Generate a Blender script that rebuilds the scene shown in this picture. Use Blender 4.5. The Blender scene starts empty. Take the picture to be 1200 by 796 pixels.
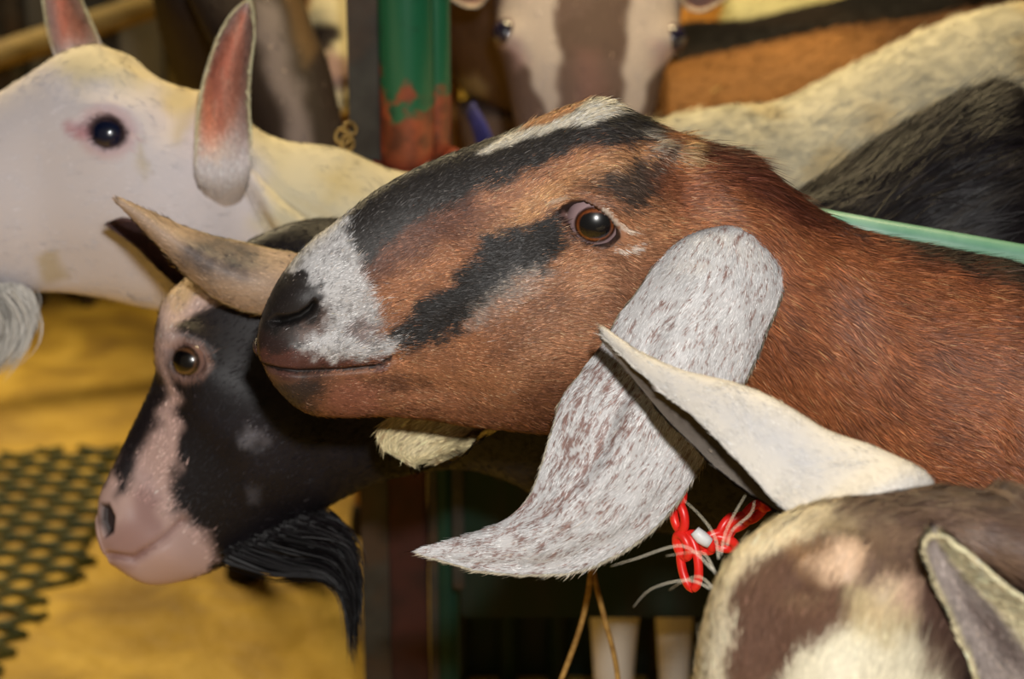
import bpy, math, random
import numpy as np
from mathutils import Vector, Matrix
rng = np.random.default_rng(7)
random.seed(7)
S = bpy.context.scene
COL = S.collection
# ------------------------------------------------------------------ camera, world, light
F = 2406.0
PITCH = math.radians(20)
CZ = 1.35
CS, SN = math.cos(PITCH), math.sin(PITCH)
cam_d = bpy.data.cameras.new('camera')
cam = bpy.data.objects.new('camera', cam_d); COL.objects.link(cam)
cam_d.sensor_width = 36; cam_d.lens = F / 1200 * 36
cam.location = (0, 0, CZ); cam.rotation_euler = (math.pi / 2 - PITCH, 0, 0)
cam_d.clip_start = 0.05
cam_d.dof.use_dof = True; cam_d.dof.focus_distance = 1.31; cam_d.dof.aperture_fstop = 6.3
S.camera = cam
S.view_settings.view_transform = 'Standard'; S.view_settings.look = 'None'
S.view_settings.gamma = 1; S.view_settings.exposure = 0.0
S.view_settings.use_curve_mapping = False
W = bpy.data.worlds.new('world'); S.world = W; W.use_nodes = True
W.node_tree.nodes['Background'].inputs[0].default_value = (1.0, 0.80, 0.50, 1)
W.node_tree.nodes['Background'].inputs[1].default_value = 0.10

def area(name, loc, target, size, power, col, sy=None):
    l = bpy.data.lights.new(name, 'AREA'); l.energy = power; l.color = col; l.size = size
    if sy: l.shape = 'RECTANGLE'; l.size_y = sy
    o = bpy.data.objects.new(name, l); COL.objects.link(o); o.location = loc
    o.rotation_euler = (Vector(target) - Vector(loc)).to_track_quat('-Z', 'Y').to_euler()
    return o
area('camera_flash', (0.06, 0.02, CZ + 0.16), (0.02, 1.7, 0.72), 0.05, 19, (1.0, 0.97, 0.93))
area('barn_lamp', (0.3, 2.6, 3.0), (0.2, 2.0, 0.8), 1.2, 62, (1.0, 0.78, 0.42), 0.3)
area('barn_lamp', (-1.6, 4.4, 2.9), (-0.8, 3.0, 0.3), 1.2, 95, (1.0, 0.80, 0.47), 0.3)

# ------------------------------------------------------------------ numeric tools
def P(px, py, d):
    x = (px - 600) / F * d; y = -(py - 398) / F * d
    return np.array([x, d * CS + y * SN, CZ + y * CS - d * SN])
def proj(X):
    X = np.asarray(X, float)
    v = X - np.array([0, 0, CZ])
    d = v[..., 1] * CS - v[..., 2] * SN
    yc = v[..., 1] * SN + v[..., 2] * CS
    return np.stack([600 + v[..., 0] / d * F, 398 - yc / d * F], -1)
def floor_pt(px, py, z=0.0):
    a = P(px, py, 1.0) - np.array([0, 0, CZ])
    t = (z - CZ) / a[2]
    return np.array([0, 0, CZ]) + a * t
def lin(c):
    c = np.asarray(c, float) / 255.0
    return np.where(c <= 0.04045, c / 12.92, ((c + 0.055) / 1.055) ** 2.4)
def hsh(i, j, k, s):
    n = (i * 374761393 + j * 668265263 + k * 1274126177 + s * 982451653) & 0xffffffff
    n = ((n ^ (n >> 13)) * 1274126177) & 0xffffffff
    return ((n ^ (n >> 16)) & 0xffff) / 65535.0
def vn(p, scale, seed=0):
    q = np.asarray(p) * scale
    if q.shape[-1] == 2: q = np.concatenate([q, np.zeros(q.shape[:-1] + (1,))], -1)
    i = np.floor(q).astype(np.int64); f = q - i; f = f * f * (3 - 2 * f)
    r = 0
    for a in (0, 1):
        for b in (0, 1):
            for c in (0, 1):
                w = (f[..., 0] if a else 1 - f[..., 0]) * (f[..., 1] if b else 1 - f[..., 1]) * (f[..., 2] if c else 1 - f[..., 2])
                r = r + w * hsh(i[..., 0] + a, i[..., 1] + b, i[..., 2] + c, seed)
    return r
def sstep(a, b, x):
    t = np.clip((x - a) / (b - a), 0, 1); return t * t * (3 - 2 * t)
def sdpoly(p, poly):
    poly = np.asarray(poly, float); x, y = p[..., 0], p[..., 1]
    best = np.full(x.shape, 1e18); ins = np.zeros(x.shape, bool)
    for k in range(len(poly)):
        a = poly[k]; b = poly[(k + 1) % len(poly)]; e = b - a
        t = np.clip(((x - a[0]) * e[0] + (y - a[1]) * e[1]) / (e @ e + 1e-12), 0, 1)
        best = np.minimum(best, (x - a[0] - e[0] * t) ** 2 + (y - a[1] - e[1] * t) ** 2)
        c = ((a[1] > y) != (b[1] > y))
        with np.errstate(divide='ignore', invalid='ignore'):
            xi = (b[0] - a[0]) * (y - a[1]) / (b[1] - a[1]) + a[0]
        ins ^= c & (x < xi)
    d = np.sqrt(best); return np.where(ins, -d, d)
def mask(p, poly, soft=6, noise=0, seed=0, q=None, ns=0.12):
    d = sdpoly(p, poly)
    if noise: d = d + (vn(p, ns, seed) - 0.5) * 2 * noise
    return 1 - sstep(-soft, soft, d)
def distline(p, pts):
    pts = np.asarray(pts, float); x, y = p[..., 0], p[..., 1]; best = np.full(x.shape, 1e18)
    for k in range(len(pts) - 1):
        a = pts[k]; e = pts[k + 1] - a
        t = np.clip(((x - a[0]) * e[0] + (y - a[1]) * e[1]) / (e @ e + 1e-12), 0, 1)
        best = np.minimum(best, (x - a[0] - e[0] * t) ** 2 + (y - a[1] - e[1] * t) ** 2)
    return np.sqrt(best)
def mix(c, col, m):
    return c + (lin(col) - c) * m[..., None]
def unit(v):
    return v / (np.linalg.norm(v, axis=-1, keepdims=True) + 1e-12)
def crom(A, ts):
    """Catmull-Rom through rows of A at float indices ts"""
    A = np.asarray(A, float); n = len(A); i = np.clip(np.floor(ts).astype(int), 0, n - 2); t = (ts - i)[:, None]
    sh = A.shape[1:]; B = A.reshape(n, -1)
    p0 = B[np.maximum(i - 1, 0)]; p1 = B[i]; p2 = B[i + 1]; p3 = B[np.minimum(i + 2, n - 1)]
    r = 0.5 * (2 * p1 + (p2 - p0) * t + (2 * p0 - 5 * p1 + 4 * p2 - p3) * t ** 2 + (3 * p1 - p0 - 3 * p2 + p3) * t ** 3)
    return r.reshape((len(ts),) + sh)

# ------------------------------------------------------------------ geometry container
class Geo:
    def __init__(s): s.v = []; s.c = []; s.n = []; s.q = []; s.t = []; s.k = 0
    def add(s, V, C, N, quads=None, tris=None):
        V = np.asarray(V, float).reshape(-1, 3)
        s.v.append(V); s.c.append(np.broadcast_to(C, V.shape)); s.n.append(np.broadcast_to(N, V.shape))
        if quads is not None: s.q.append(np.asarray(quads) + s.k)
        if tris is not None: s.t.append(np.asarray(tris) + s.k)
        s.k += len(V)
    def build(s, name, mat, parent=None, origin=None):
        V = np.concatenate(s.v)
        if origin is None and parent is not None: origin = np.array(parent.location)
        if origin is None: origin = np.array([V[:, 0].mean(), V[:, 1].mean(), V[:, 2].min()])
        V = V - origin
        q = np.concatenate(s.q) if s.q else np.zeros((0, 4), int)
        t = np.concatenate(s.t) if s.t else np.zeros((0, 3), int)
        me = bpy.data.meshes.new(name)
        me.vertices.add(len(V)); me.vertices.foreach_set('co', V.astype(np.float32).ravel())
        L = np.concatenate([q.ravel(), t.ravel()]).astype(np.int32)
        me.loops.add(len(L)); me.loops.foreach_set('vertex_index', L)
        me.polygons.add(len(q) + len(t))
        st = np.concatenate([np.arange(len(q)) * 4, len(q) * 4 + np.arange(len(t)) * 3]).astype(np.int32)
        me.polygons.foreach_set('loop_start', st)
        me.update(calc_edges=True)
        me.polygons.foreach_set('use_smooth', np.ones(len(me.polygons), bool))
        a = me.color_attributes.new('Col', 'FLOAT_COLOR', 'POINT')
        C = np.concatenate(s.c); C = np.concatenate([C, np.ones((len(C), 1))], 1)
        a.data.foreach_set('color', C.astype(np.float32).ravel())
        a = me.attributes.new('nrm', 'FLOAT_VECTOR', 'POINT')
        a.data.foreach_set('vector', np.concatenate(s.n).astype(np.float32).ravel())
        me.materials.append(mat)
        o = bpy.data.objects.new(name, me); COL.objects.link(o)
        if parent is not None: o.parent = parent; o.location = Vector(origin - np.array(parent_world(parent)))
        else: o.location = Vector(origin)
        return o
def parent_world(p):
    v = Vector((0, 0, 0))
    while p is not None: v += p.location; p = p.parent
    return np.array(v)

def grid_normals(Pg, wrap, flip=None):
    if wrap: dv = np.roll(Pg, -1, 1) - np.roll(Pg, 1, 1)
    else: dv = np.gradient(Pg, axis=1)
    du = np.gradient(Pg, axis=0)
    N = unit(np.cross(du, dv))
    if wrap:
        out = Pg - Pg.mean(1, keepdims=True)
        if (N * out).sum() < 0: N = -N
    return N, unit(du)
def grid_faces(nu, nv, wrap):
    i = np.arange(nu - 1)[:, None]; m = nv if wrap else nv - 1
    j = np.arange(m)[None, :]; j2 = (j + 1) % nv
    return np.stack([i * nv + j, i * nv + j2, (i + 1) * nv + j2, (i + 1) * nv + j], -1).reshape(-1, 4)

def hairs(geo, Pg, N, T, aux, wrap, count, colf, lenf, width, lift=0.35, dens=None, jit=0.25, curl=0.5, bright=0.25, dirf=None, clump=60, seed=0, pale=.07, palec=(232, 206, 176)):
    """grow strands of coat on a grid patch. aux: (nu,nv,k) arrays interpolated to the roots"""
    nu, nv = Pg.shape[:2]
    P2 = np.concatenate([Pg, Pg[:, :1]], 1) if wrap else Pg
    cat = lambda A: np.concatenate([A, A[:, :1]], 1) if wrap else A
    N2, T2, A2 = cat(N), cat(T), cat(aux)
    a = P2[1:, :-1] - P2[:-1, :-1]; b = P2[:-1, 1:] - P2[:-1, :-1]
    ar = np.linalg.norm(np.cross(a, b), axis=-1)
    if dens is not None: ar = ar * dens(P2[:-1, :-1], A2[:-1, :-1])
    pr = ar.ravel() / ar.sum()
    cum = np.cumsum(pr); idx = np.minimum(np.searchsorted(cum, rng.random(count)), len(pr) - 1)
    i = idx // ar.shape[1]; j = idx % ar.shape[1]
    fu = rng.random(count)[:, None]; fv = rng.random(count)[:, None]
    def bil(A): return (A[i, j] * (1 - fu) + A[i + 1, j] * fu) * (1 - fv) + (A[i, j + 1] * (1 - fu) + A[i + 1, j + 1] * fu) * fv
    R = bil(P2); n = unit(bil(N2)); t = bil(T2); x = bil(A2)
    if dirf is not None: t = t + dirf(R, x)
    t = t - n * (t * n).sum(-1, keepdims=True); t = unit(t)
    side = np.cross(n, t)
    ang = (vn(R, clump, 3 + seed) - 0.5) * 2 * jit + (vn(R, clump * 3.5, 5 + seed) - 0.5) * 1.6 * jit + rng.normal(0, jit * 0.35, count)
    t = t * np.cos(ang)[:, None] + side * np.sin(ang)[:, None]
    lf = lift * (0.6 + 0.8 * rng.random(count)) + 0.25 * (vn(R, clump * 1.7, 9 + seed) - 0.5)
    d1 = unit(t + n * (lf[:, None]))
    d2 = unit(t + n * (lf[:, None] * (1 - curl)))
    Ln = (lenf(R, x) * (0.6 + 0.7 * rng.random(count)) * (1 + .9 * (rng.random(count) < .05)))[:, None]
    w = unit(np.cross(n, t) + n * rng.normal(0, 0.55, count)[:, None]) * (width * (0.7 + 0.6 * rng.random(count)))[:, None] * 0.5
    R0 = R - n * 0.0006
    M = R0 + d1 * Ln * 0.5; E = M + d2 * Ln * 0.5
    V = np.stack([R0 - w, R0 + w, M - w * 0.75, M + w * 0.75, E], 1)
    c = colf(R, x, True)
    g = np.exp(rng.normal(0, bright, count))
    pm = (rng.random(count) < pale)[:, None] * rng.uniform(.15, .6, (count, 1))  # some strands paler: natural variation plus glints put into the colour
    c = np.clip(c * g[:, None], 0, 0.95); c = c + np.maximum(np.minimum(lin(palec), c * 3.6 + .05) - c, 0) * pm
    C = np.stack([c * 0.9, c * 0.9, c, c, np.clip(c * 1.12, 0, 1)], 1)
    nn = unit(n + t * 0.15 + side * rng.normal(0, 0.18, count)[:, None])
    NN = np.repeat(nn[:, None], 5, 1)
    b0 = np.arange(count)[:, None] * 5
    geo.add(V.reshape(-1, 3), C.reshape(-1, 3), NN.reshape(-1, 3), b0 + np.array([[0, 1, 3, 2]]), b0 + np.array([[2, 3, 4]]))

# ------------------------------------------------------------------ materials
def principled(name, rough=0.5, spec=0.3, col=None, metal=0.0):
    m = bpy.data.materials.new(name); m.use_nodes = True; nt = m.node_tree; b = nt.nodes['Principled BSDF']
    b.inputs['Roughness'].default_value = rough; b.inputs['Specular IOR Level'].default_value = spec
    b.inputs['Metallic'].default_value = metal
    if col is not None: b.inputs['Base Color'].default_value = (*lin(col), 1)
    return m, nt, b
def attr_mat(name, rough, spec, normal=True, coat=0, sheen=0.0, sss=0):
    m, nt, b = principled(name, rough, spec)
    a = nt.nodes.new('ShaderNodeAttribute'); a.attribute_name = 'Col'
    nt.links.new(a.outputs['Color'], b.inputs['Base Color'])
    if normal:
        n = nt.nodes.new('ShaderNodeAttribute'); n.attribute_name = 'nrm'
        nt.links.new(n.outputs['Vector'], b.inputs['Normal'])
    b.inputs['Coat Weight'].default_value = coat; b.inputs['Coat Roughness'].default_value = 0.02
    b.inputs['Sheen Weight'].default_value = sheen
    return m
def noise_mat(name, c1, c2, scale, rough=0.6, spec=0.3, detail=6, c3=None, bump=0.0, stretch=(1, 1, 1), metal=0.0, pos=(0.35, 0.65), scale3=None):
    m, nt, b = principled(name, rough, spec, metal=metal)
    tc = nt.nodes.new('ShaderNodeTexCoord'); mp = nt.nodes.new('ShaderNodeMapping'); mp.inputs['Scale'].default_value = stretch
    nt.links.new(tc.outputs['Object'], mp.inputs['Vector'])
    n = nt.nodes.new('ShaderNodeTexNoise'); n.inputs['Scale'].default_value = scale; n.inputs['Detail'].default_value = detail
    nt.links.new(mp.outputs['Vector'], n.inputs['Vector'])
    r = nt.nodes.new('ShaderNodeValToRGB'); r.color_ramp.elements[0].position = pos[0]; r.color_ramp.elements[1].position = pos[1]
    r.color_ramp.elements[0].color = (*lin(c1), 1); r.color_ramp.elements[1].color = (*lin(c2), 1)
    nt.links.new(n.outputs['Fac'], r.inputs['Fac']); out = r.outputs['Color']
    if c3 is not None:
        n2 = nt.nodes.new('ShaderNodeTexNoise'); n2.inputs['Scale'].default_value = scale3 or scale * 0.3; n2.inputs['Detail'].default_value = 5
        nt.links.new(mp.outputs['Vector'], n2.inputs['Vector'])
        r2 = nt.nodes.new('ShaderNodeValToRGB'); r2.color_ramp.elements[0].position = 0.5; r2.color_ramp.elements[1].position = 0.62
        nt.links.new(n2.outputs['Fac'], r2.inputs['Fac'])
        mx = nt.nodes.new('ShaderNodeMixRGB'); mx.inputs[2].default_value = (*lin(c3), 1)
        nt.links.new(r2.outputs['Color'], mx.inputs[0]); nt.links.new(out, mx.inputs[1]); out = mx.outputs[0]
    nt.links.new(out, b.inputs['Base Color'])
    if bump:
        bp = nt.nodes.new('ShaderNodeBump'); bp.inputs['Strength'].default_value = bump; bp.inputs['Distance'].default_value = 0.01
        nt.links.new(n.outputs['Fac'], bp.inputs['Height']); nt.links.new(bp.outputs['Normal'], b.inputs['Normal'])
    return m
M_FUR = attr_mat('goat_coat', 0.5, 0.28)
M_FURM = attr_mat('goat_coat_matte', 0.65, 0.15)
M_EYE = attr_mat('eye_surface', 0.25, 0.5, normal=False, coat=1.0)
M_HORN = noise_mat('horn', (150, 130, 105), (95, 80, 65), 60, 0.45)
M_GREEN = noise_mat('green_pipe_paint', (12, 82, 56), (28, 104, 74), 18, 0.32, 0.5, c3=(20, 62, 46), scale3=30)
M_GREENLIT = noise_mat('green_pipe_paint_highlit', (110, 164, 138), (146, 190, 168), 25, 0.3, 0.9)  # green rail paint lightened all over, its bright highlight put into the colour
M_RUST = noise_mat('rust_primer', (150, 58, 34), (78, 34, 24), 45, 0.7, 0.2, c3=(176, 82, 44), scale3=22, bump=0.4)
M_MAROON = noise_mat('maroon_steel', (72, 40, 36), (48, 32, 30), 22, 0.6, 0.2, bump=0.2)
M_DARKSTEEL = noise_mat('dark_steel', (62, 62, 58), (40, 38, 36), 28, 0.55, 0.3, c3=(72, 56, 44))
M_PANEL = noise_mat('dark_green_panel_paint', (14, 40, 30), (34, 40, 34), 9, 0.6, 0.2, c3=(40, 34, 26), stretch=(3, 3, 0.6))
M_RED = noise_mat('red_plastic', (215, 30, 26), (240, 52, 40), 60, 0.35, 0.5)
M_WHITEP = noise_mat('white_plastic', (225, 225, 225), (205, 205, 205), 60, 0.4)
M_BLUE = noise_mat('blue_webbing', (44, 44, 120), (34, 34, 90), 80, 0.7)
M_TWINE = noise_mat('straw_twine', (190, 150, 82), (140, 104, 52), 120, 0.7)
M_BRASS = noise_mat('brass_chain', (150, 124, 70), (96, 76, 40), 40, 0.35, metal=0.7)
M_WOOD = noise_mat('aged_yellow_wood', (150, 128, 76), (118, 98, 58), 9, 0.7, stretch=(1, 6, 6))
M_GREYP = noise_mat('galvanised_sheet', (108, 106, 100), (84, 82, 78), 6, 0.5)
M_OLIVE = noise_mat('olive_post', (120, 108, 70), (84, 74, 46), 12, 0.6)
M_WALL = noise_mat('barn_wall', (52, 46, 40), (36, 32, 28), 3, 0.9, stretch=(8, 8, 0.7))
M_MESH = noise_mat('green_plastic_mesh', (46, 54, 26), (84, 80, 34), 30, 0.5, 0.3)

# ------------------------------------------------------------------ lofted bodies
YL = np.array([0.0, -1.0, 0.0])
def st(T, B, w, d, L=None, n=2.0, lo=1.0, yaw=0.0, roll=0.0):
    """station from top and bottom silhouette pixel points at axial distance d"""
    a = P(T[0], T[1], d); b = P(B[0], B[1], d); C = (a + b) / 2; h = np.linalg.norm(a - b) / 2
    e = unit(a - b)                                   # in the image plane
    if L is None: L = np.array([math.sin(math.radians(yaw)), -math.cos(math.radians(yaw)), 0.0])
    r = math.radians(roll)
    ex = e[0]; eu = e[1] * SN + e[2] * CS
    Vd = unit(np.array([ex, 0.0, eu / CS]))
    Vd = unit(Vd - L * (Vd @ L))
    if roll:
        L2 = L * math.cos(r) - Vd * math.sin(r); Vd = Vd * math.cos(r) + L * math.sin(r); L = L2
    l = abs((L * w) @ e); k = abs(Vd @ e)
    a_ = math.sqrt(max(h * h - l * l, (0.45 * h) ** 2)) / max(k, 0.3)
    return dict(C=C, V=Vd * a_, L=L * w, n=n, lo=lo)
def wst(C, V, L, n=2.0, lo=1.0):
    return dict(C=np.array(C, float), V=np.array(V, float), L=np.array(L, float), n=n, lo=lo)

class Loft:
    def __init__(s, sts, res, nseg=96, cap0=0.01, cap1=0.02):
        A = np.array([np.concatenate([q['C'], q['V'], q['L'], [q['n'], q['lo']]]) for q in sts])
        ts = []
        for k in range(len(A) - 1):
            r = res[k] if isinstance(res, (list, tuple)) else res
            m = max(2, int(np.linalg.norm(A[k + 1, :3] - A[k, :3]) / r)); ts += list(k + np.arange(m) / m)
        ts.append(len(A) - 1.0); ts = np.array(ts)
        B = crom(A, ts)
        s.index = ts
        def cap(row, dirn, ln, m=14):
            out = []
            for a in np.linspace(0, math.pi / 2, m + 1)[1:]:
                r = row.copy(); r[:3] += dirn * ln * math.sin(a); sc = max(math.cos(a), 0.004); r[3:9] *= sc; out.append(r)
            return out
        if cap0:
            c = cap(B[0], unit(B[0, :3] - B[2, :3]), cap0); B = np.concatenate([np.array(c[::-1]), B]); s.index = np.concatenate([np.full(len(c), 0.0), s.index])
        if cap1:
            c = cap(B[-1], unit(B[-1, :3] - B[-3, :3]), cap1); B = np.concatenate([B, np.array(c)]); s.index = np.concatenate([s.index, np.full(len(c), ts[-1])])
        ph = np.linspace(0, 2 * math.pi, nseg, endpoint=False) + math.pi / 2
        sp, cp = np.sin(ph)[None, :, None], np.cos(ph)[None, :, None]
        n = B[:, 9][:, None, None]; lo = B[:, 10][:, None, None]
        f = np.sign(sp) * np.abs(sp) ** (2 / n); g = np.sign(cp) * np.abs(cp) ** (2 / n)
        wl = lo + (1 - lo) * ((f + 1) / 2) ** 0.8      # narrower low down when lo < 1
        C, V, L = B[:, None, 0:3], B[:, None, 3:6], B[:, None, 6:9]
        s.G = C + V * f + L * (g * wl)
        s.C, s.V, s.L = C, V, L
        s.near = C + V * f + L * (np.abs(g) * wl)
        s.g = (g * wl)[..., 0]; s.f = np.broadcast_to(f[..., 0], s.g.shape)
        s.px = proj(s.near)
        s.refresh()
    def refresh(s): s.N, s.T = grid_normals(s.G, True)
    def bump(s, c, rx, ry, ang, amp, side=True, power=1.0):
        a = math.radians(ang); dx = s.px[..., 0] - c[0]; dy = s.px[..., 1] - c[1]
        u = (dx * math.cos(a) + dy * math.sin(a)) / rx; v = (-dx * math.sin(a) + dy * math.cos(a)) / ry
        s.G = s.G + s.N * (np.exp(-(u * u + v * v) * power) * s.fade() * amp)[..., None]
    def fade(s): return sstep(0.05, 0.3, np.abs(s.g))
    def groove(s, pts, wd, amp):
        d = distline(s.px, pts)
        s.G = s.G - s.N * (np.exp(-(d / wd) ** 2) * amp)[..., None]
    def pit(s, poly, soft, amp, both=True):
        m = 1 - sstep(-soft, soft, sdpoly(s.px, poly))
        s.G = s.G - s.N * (m * amp * s.fade())[..., None]
    def aux(s):
        return np.concatenate([s.px, s.g[..., None], s.f[..., None], s.index[:, None, None] * np.ones(s.g.shape + (1,))], -1)
    def surf(s, geo, colf, k=.8):
        nu, nv = s.G.shape[:2]
        c = colf(s.G.reshape(-1, 3), s.aux().reshape(-1, 5), False)
        geo.add(s.G, c * k, s.N.reshape(-1, 3), grid_faces(nu, nv, True))
    def at(s, px, py):
        d = (s.px[..., 0] - px) ** 2 + (s.px[..., 1] - py) ** 2 + (s.g < 0.1) * 1e6
        k = np.unravel_index(np.argmin(d), d.shape); return s.G[k], s.N[k], k
def tube_grid(pts, rads, nseg=16, res=0.012, flat=1.0):
    A = np.concatenate([np.array(pts, float), np.array(rads, float)[:, None]], 1)
    ts = []
    for k in range(len(A) - 1):
        m = max(2, int(np.linalg.norm(A[k + 1, :3] - A[k, :3]) / res)); ts += list(k + np.arange(m) / m)
    ts.append(len(A) - 1.0); B = crom(A, np.array(ts)); B[:, 3] = np.maximum(B[:, 3], 1e-4)
    T = unit(np.gradient(B[:, :3], axis=0))
    ref = np.array([0.31, 0.83, 0.2]); X = unit(np.cross(T, ref)); Y = np.cross(T, X)
    a = np.linspace(0, 2 * math.pi, nseg, endpoint=False)
    G = B[:, None, :3] + B[:, None, 3:4] * (X[:, None] * np.cos(a)[None, :, None] + Y[:, None] * np.sin(a)[None, :, None] * flat)
    G = np.concatenate([B[:1, None, :3] + (G[:1] - B[:1, None, :3]) * 0.02, G, B[-1:, None, :3] + (G[-1:] - B[-1:, None, :3]) * 0.02])
    return G
def add_tube(geo, pts, rads, col=(0.5, 0.5, 0.5), nseg=16, res=0.012, flat=1.0, colf=None):
    G = tube_grid(pts, rads, nseg, res, flat); N, T = grid_normals(G, True)
    c = col if colf is None else colf(G.reshape(-1, 3))
    geo.add(G, c, N.reshape(-1, 3), grid_faces(len(G), nseg, True)); return G
def leg(geo, top, foot, col, r0=0.05, hoof=(40, 34, 30), hind=False):
    top = np.array(top, float); foot = np.array(foot, float); k = foot + (top - foot) * 0.45
    k = k + (np.array([0.05, 0, 0]) if hind else np.array([-0.01, 0, 0]))
    mid = top + (k - top) * 0.5
    add_tube(geo, [top, mid, k, foot + (k - foot) * 0.45, foot + np.array([0, 0, 0.09]), foot + np.array([0, 0, 0.05])],
             [r0, r0 * 0.72, 0.026, 0.017, 0.02, 0.021], lin(col), 20, 0.02)
    add_tube(geo, [foot + np.array([0, 0, 0.052]), foot + np.array([0, 0, 0.03]), foot + np.array([0, 0, 0.001])], [0.021, 0.026, 0.029], lin(hoof), 16, 0.01)

def thing(name, label, cat, loc, group=None):
    o = bpy.data.objects.new(name, None); COL.objects.link(o); o.location = loc; o.empty_display_size = 0.1
    o['label'] = label; o['category'] = cat
    if group: o['group'] = group
    return o
def tag(o, label, cat, group=None):
    o['label'] = label; o['category'] = cat
    if group: o['group'] = group
    return o
def structure(o): o['kind'] = 'structure'; return o

def rail_ear(name, parent, near, mid, far, th, outer, inner, mat, fur=0, furlen=0.004, furw=0.0005, nu=90, nv=40, bend=0.0, seed=0, edge=None, lift=0.25, ripple=0.0, fold=None):
    """ear as a shell through three lengthwise rails of (px, py, distance); outer = colour of the side with the grid normal"""
    R = [np.array([P(*q) for q in r]) for r in (near, mid, far)]
    ts = np.linspace(0, len(near) - 1, nu)
    A, Mi, B = [crom(r, ts) for r in R]
    v = np.linspace(0, 1, nv)[None, :, None]
    l0 = 2 * (v - .5) * (v - 1); l1 = -4 * v * (v - 1); l2 = 2 * v * (v - .5)
    G = A[:, None] * l0 + Mi[:, None] * l1 + B[:, None] * l2
    N, T = grid_normals(G, False)
    mc = G[nu // 2, nv // 2]; flip = -1.0 if N[nu // 2, nv // 5] @ (np.array([0, 0, CZ]) - mc) < 0 else 1.0
    if flip < 0: G = G[:, ::-1]; N, T = grid_normals(G, False)
    if fold is not None:
        G = G + N * fold(np.linspace(0, 1, nv)[None], np.linspace(0, 1, nu)[:, None], flip)[..., None]; N, T = grid_normals(G, False)
    if ripple:
        G = G + N * ((vn(G, 55, 3) - .5) * ripple)[..., None]; N, T = grid_normals(G, False)
    e = np.sqrt(np.clip(1 - (2 * v - 1) ** 6, 0, 1)) * np.clip(np.arange(nu) / 3.0, 0, 1)[::-1][:, None, None] ** 0.5
    u = np.repeat((np.linspace(0, 1, nu))[:, None], nv, 1); vv = np.repeat(v[0, :, 0][None], nu, 0)
    px = proj(G); aux = np.concatenate([px, vv[..., None], u[..., None], u[..., None]], -1)
    geo = Geo()
    for sgn, cf in ((1, outer), (-1, inner)):
        Gs = G + N * (th / 2 * e) * sgn
        c = cf(Gs.reshape(-1, 3), aux.reshape(-1, 5), False)
        fc = grid_faces(nu, nv, False)
        if sgn < 0: fc = fc[:, ::-1]
        geo.add(Gs, c * 0.85, (N * sgn).reshape(-1, 3), fc)
        if fur:
            hairs(geo, Gs, N * sgn, T, aux, False, fur if sgn > 0 else fur // 2, cf, lambda R_, x: np.full(len(R_), furlen), furw, lift=lift, seed=seed, pale=.02)
    # rim of fur round the border
    if fur:
        for e_, sgn in ((0, 1), (nv - 1, -1)):
            E = G[:, [e_, e_]].copy(); E[:, 1] += N[:, e_] * 0.0008
            Nn = unit(unit(G[:, e_] - G[:, nv // 2]) * .7 + N[:, e_]); Nn = np.repeat(Nn[:, None], 2, 1)
            ax = aux[:, [e_, e_]]
            hairs(geo, E, Nn, T[:, [e_, e_]], ax, False, max(fur // 12, 200), edge or outer, lambda R_, x: np.full(len(R_), furlen * .9), furw, lift=0.35, seed=seed, pale=.02)
    return geo.build(name, mat, parent)

def eyeball(name, parent, c, n, R, pupil, iris, white, irx=0.78, iry=0.72, pux=0.55, puy=0.42, up=None, lookback=0.0, label=None):
    n = unit(np.array(n)); up = np.array([0, 0, 1.0]) if up is None else unit(np.array(up))
    X = unit(np.cross(up, n)); Y = np.cross(n, X)
    nu, nv = 60, 72
    th = np.linspace(0.001, math.pi, nu)[:, None]; ph = np.linspace(0, 2 * math.pi, nv, endpoint=False)[None]
    a, b, z = np.sin(th) * np.cos(ph), np.sin(th) * np.sin(ph), np.cos(th) * np.ones_like(ph)
    G = c + R * (X * a[..., None] + Y * b[..., None] + n * (z[..., None]))
    fr = (z > 0)
    ri = np.sqrt((a / irx) ** 2 + (b / iry) ** 2); rp = (np.abs(a / pux) ** 2.4 + np.abs(b / puy) ** 2.4) ** (1 / 2.4)
    col = np.broadcast_to(lin(white), G.shape).copy()
    m = (1 - sstep(0.92, 1.04, ri)) * fr; col = mix(col, iris, m)
    m = sstep(0.8, 0.93, ri) * (1 - sstep(0.99, 1.06, ri)) * fr; col = mix(col, (20, 12, 10), m * 0.85)
    st_ = vn(np.stack([np.arctan2(b, a) * 6, ri, ri], -1), 2.0, 4); col = col * (1 - 0.35 * (st_ * (1 - sstep(0.92, 1.0, ri)) * fr))[..., None]
    m = (1 - sstep(0.93, 1.05, rp)) * fr; col = mix(col, pupil, m)
    g = Geo(); N = unit(G - c); g.add(G, col.reshape(-1, 3), N.reshape(-1, 3), grid_faces(nu, nv, True))
    o = g.build(name, M_EYE, parent)
    if label: o['label'] = label
    return o
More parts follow.
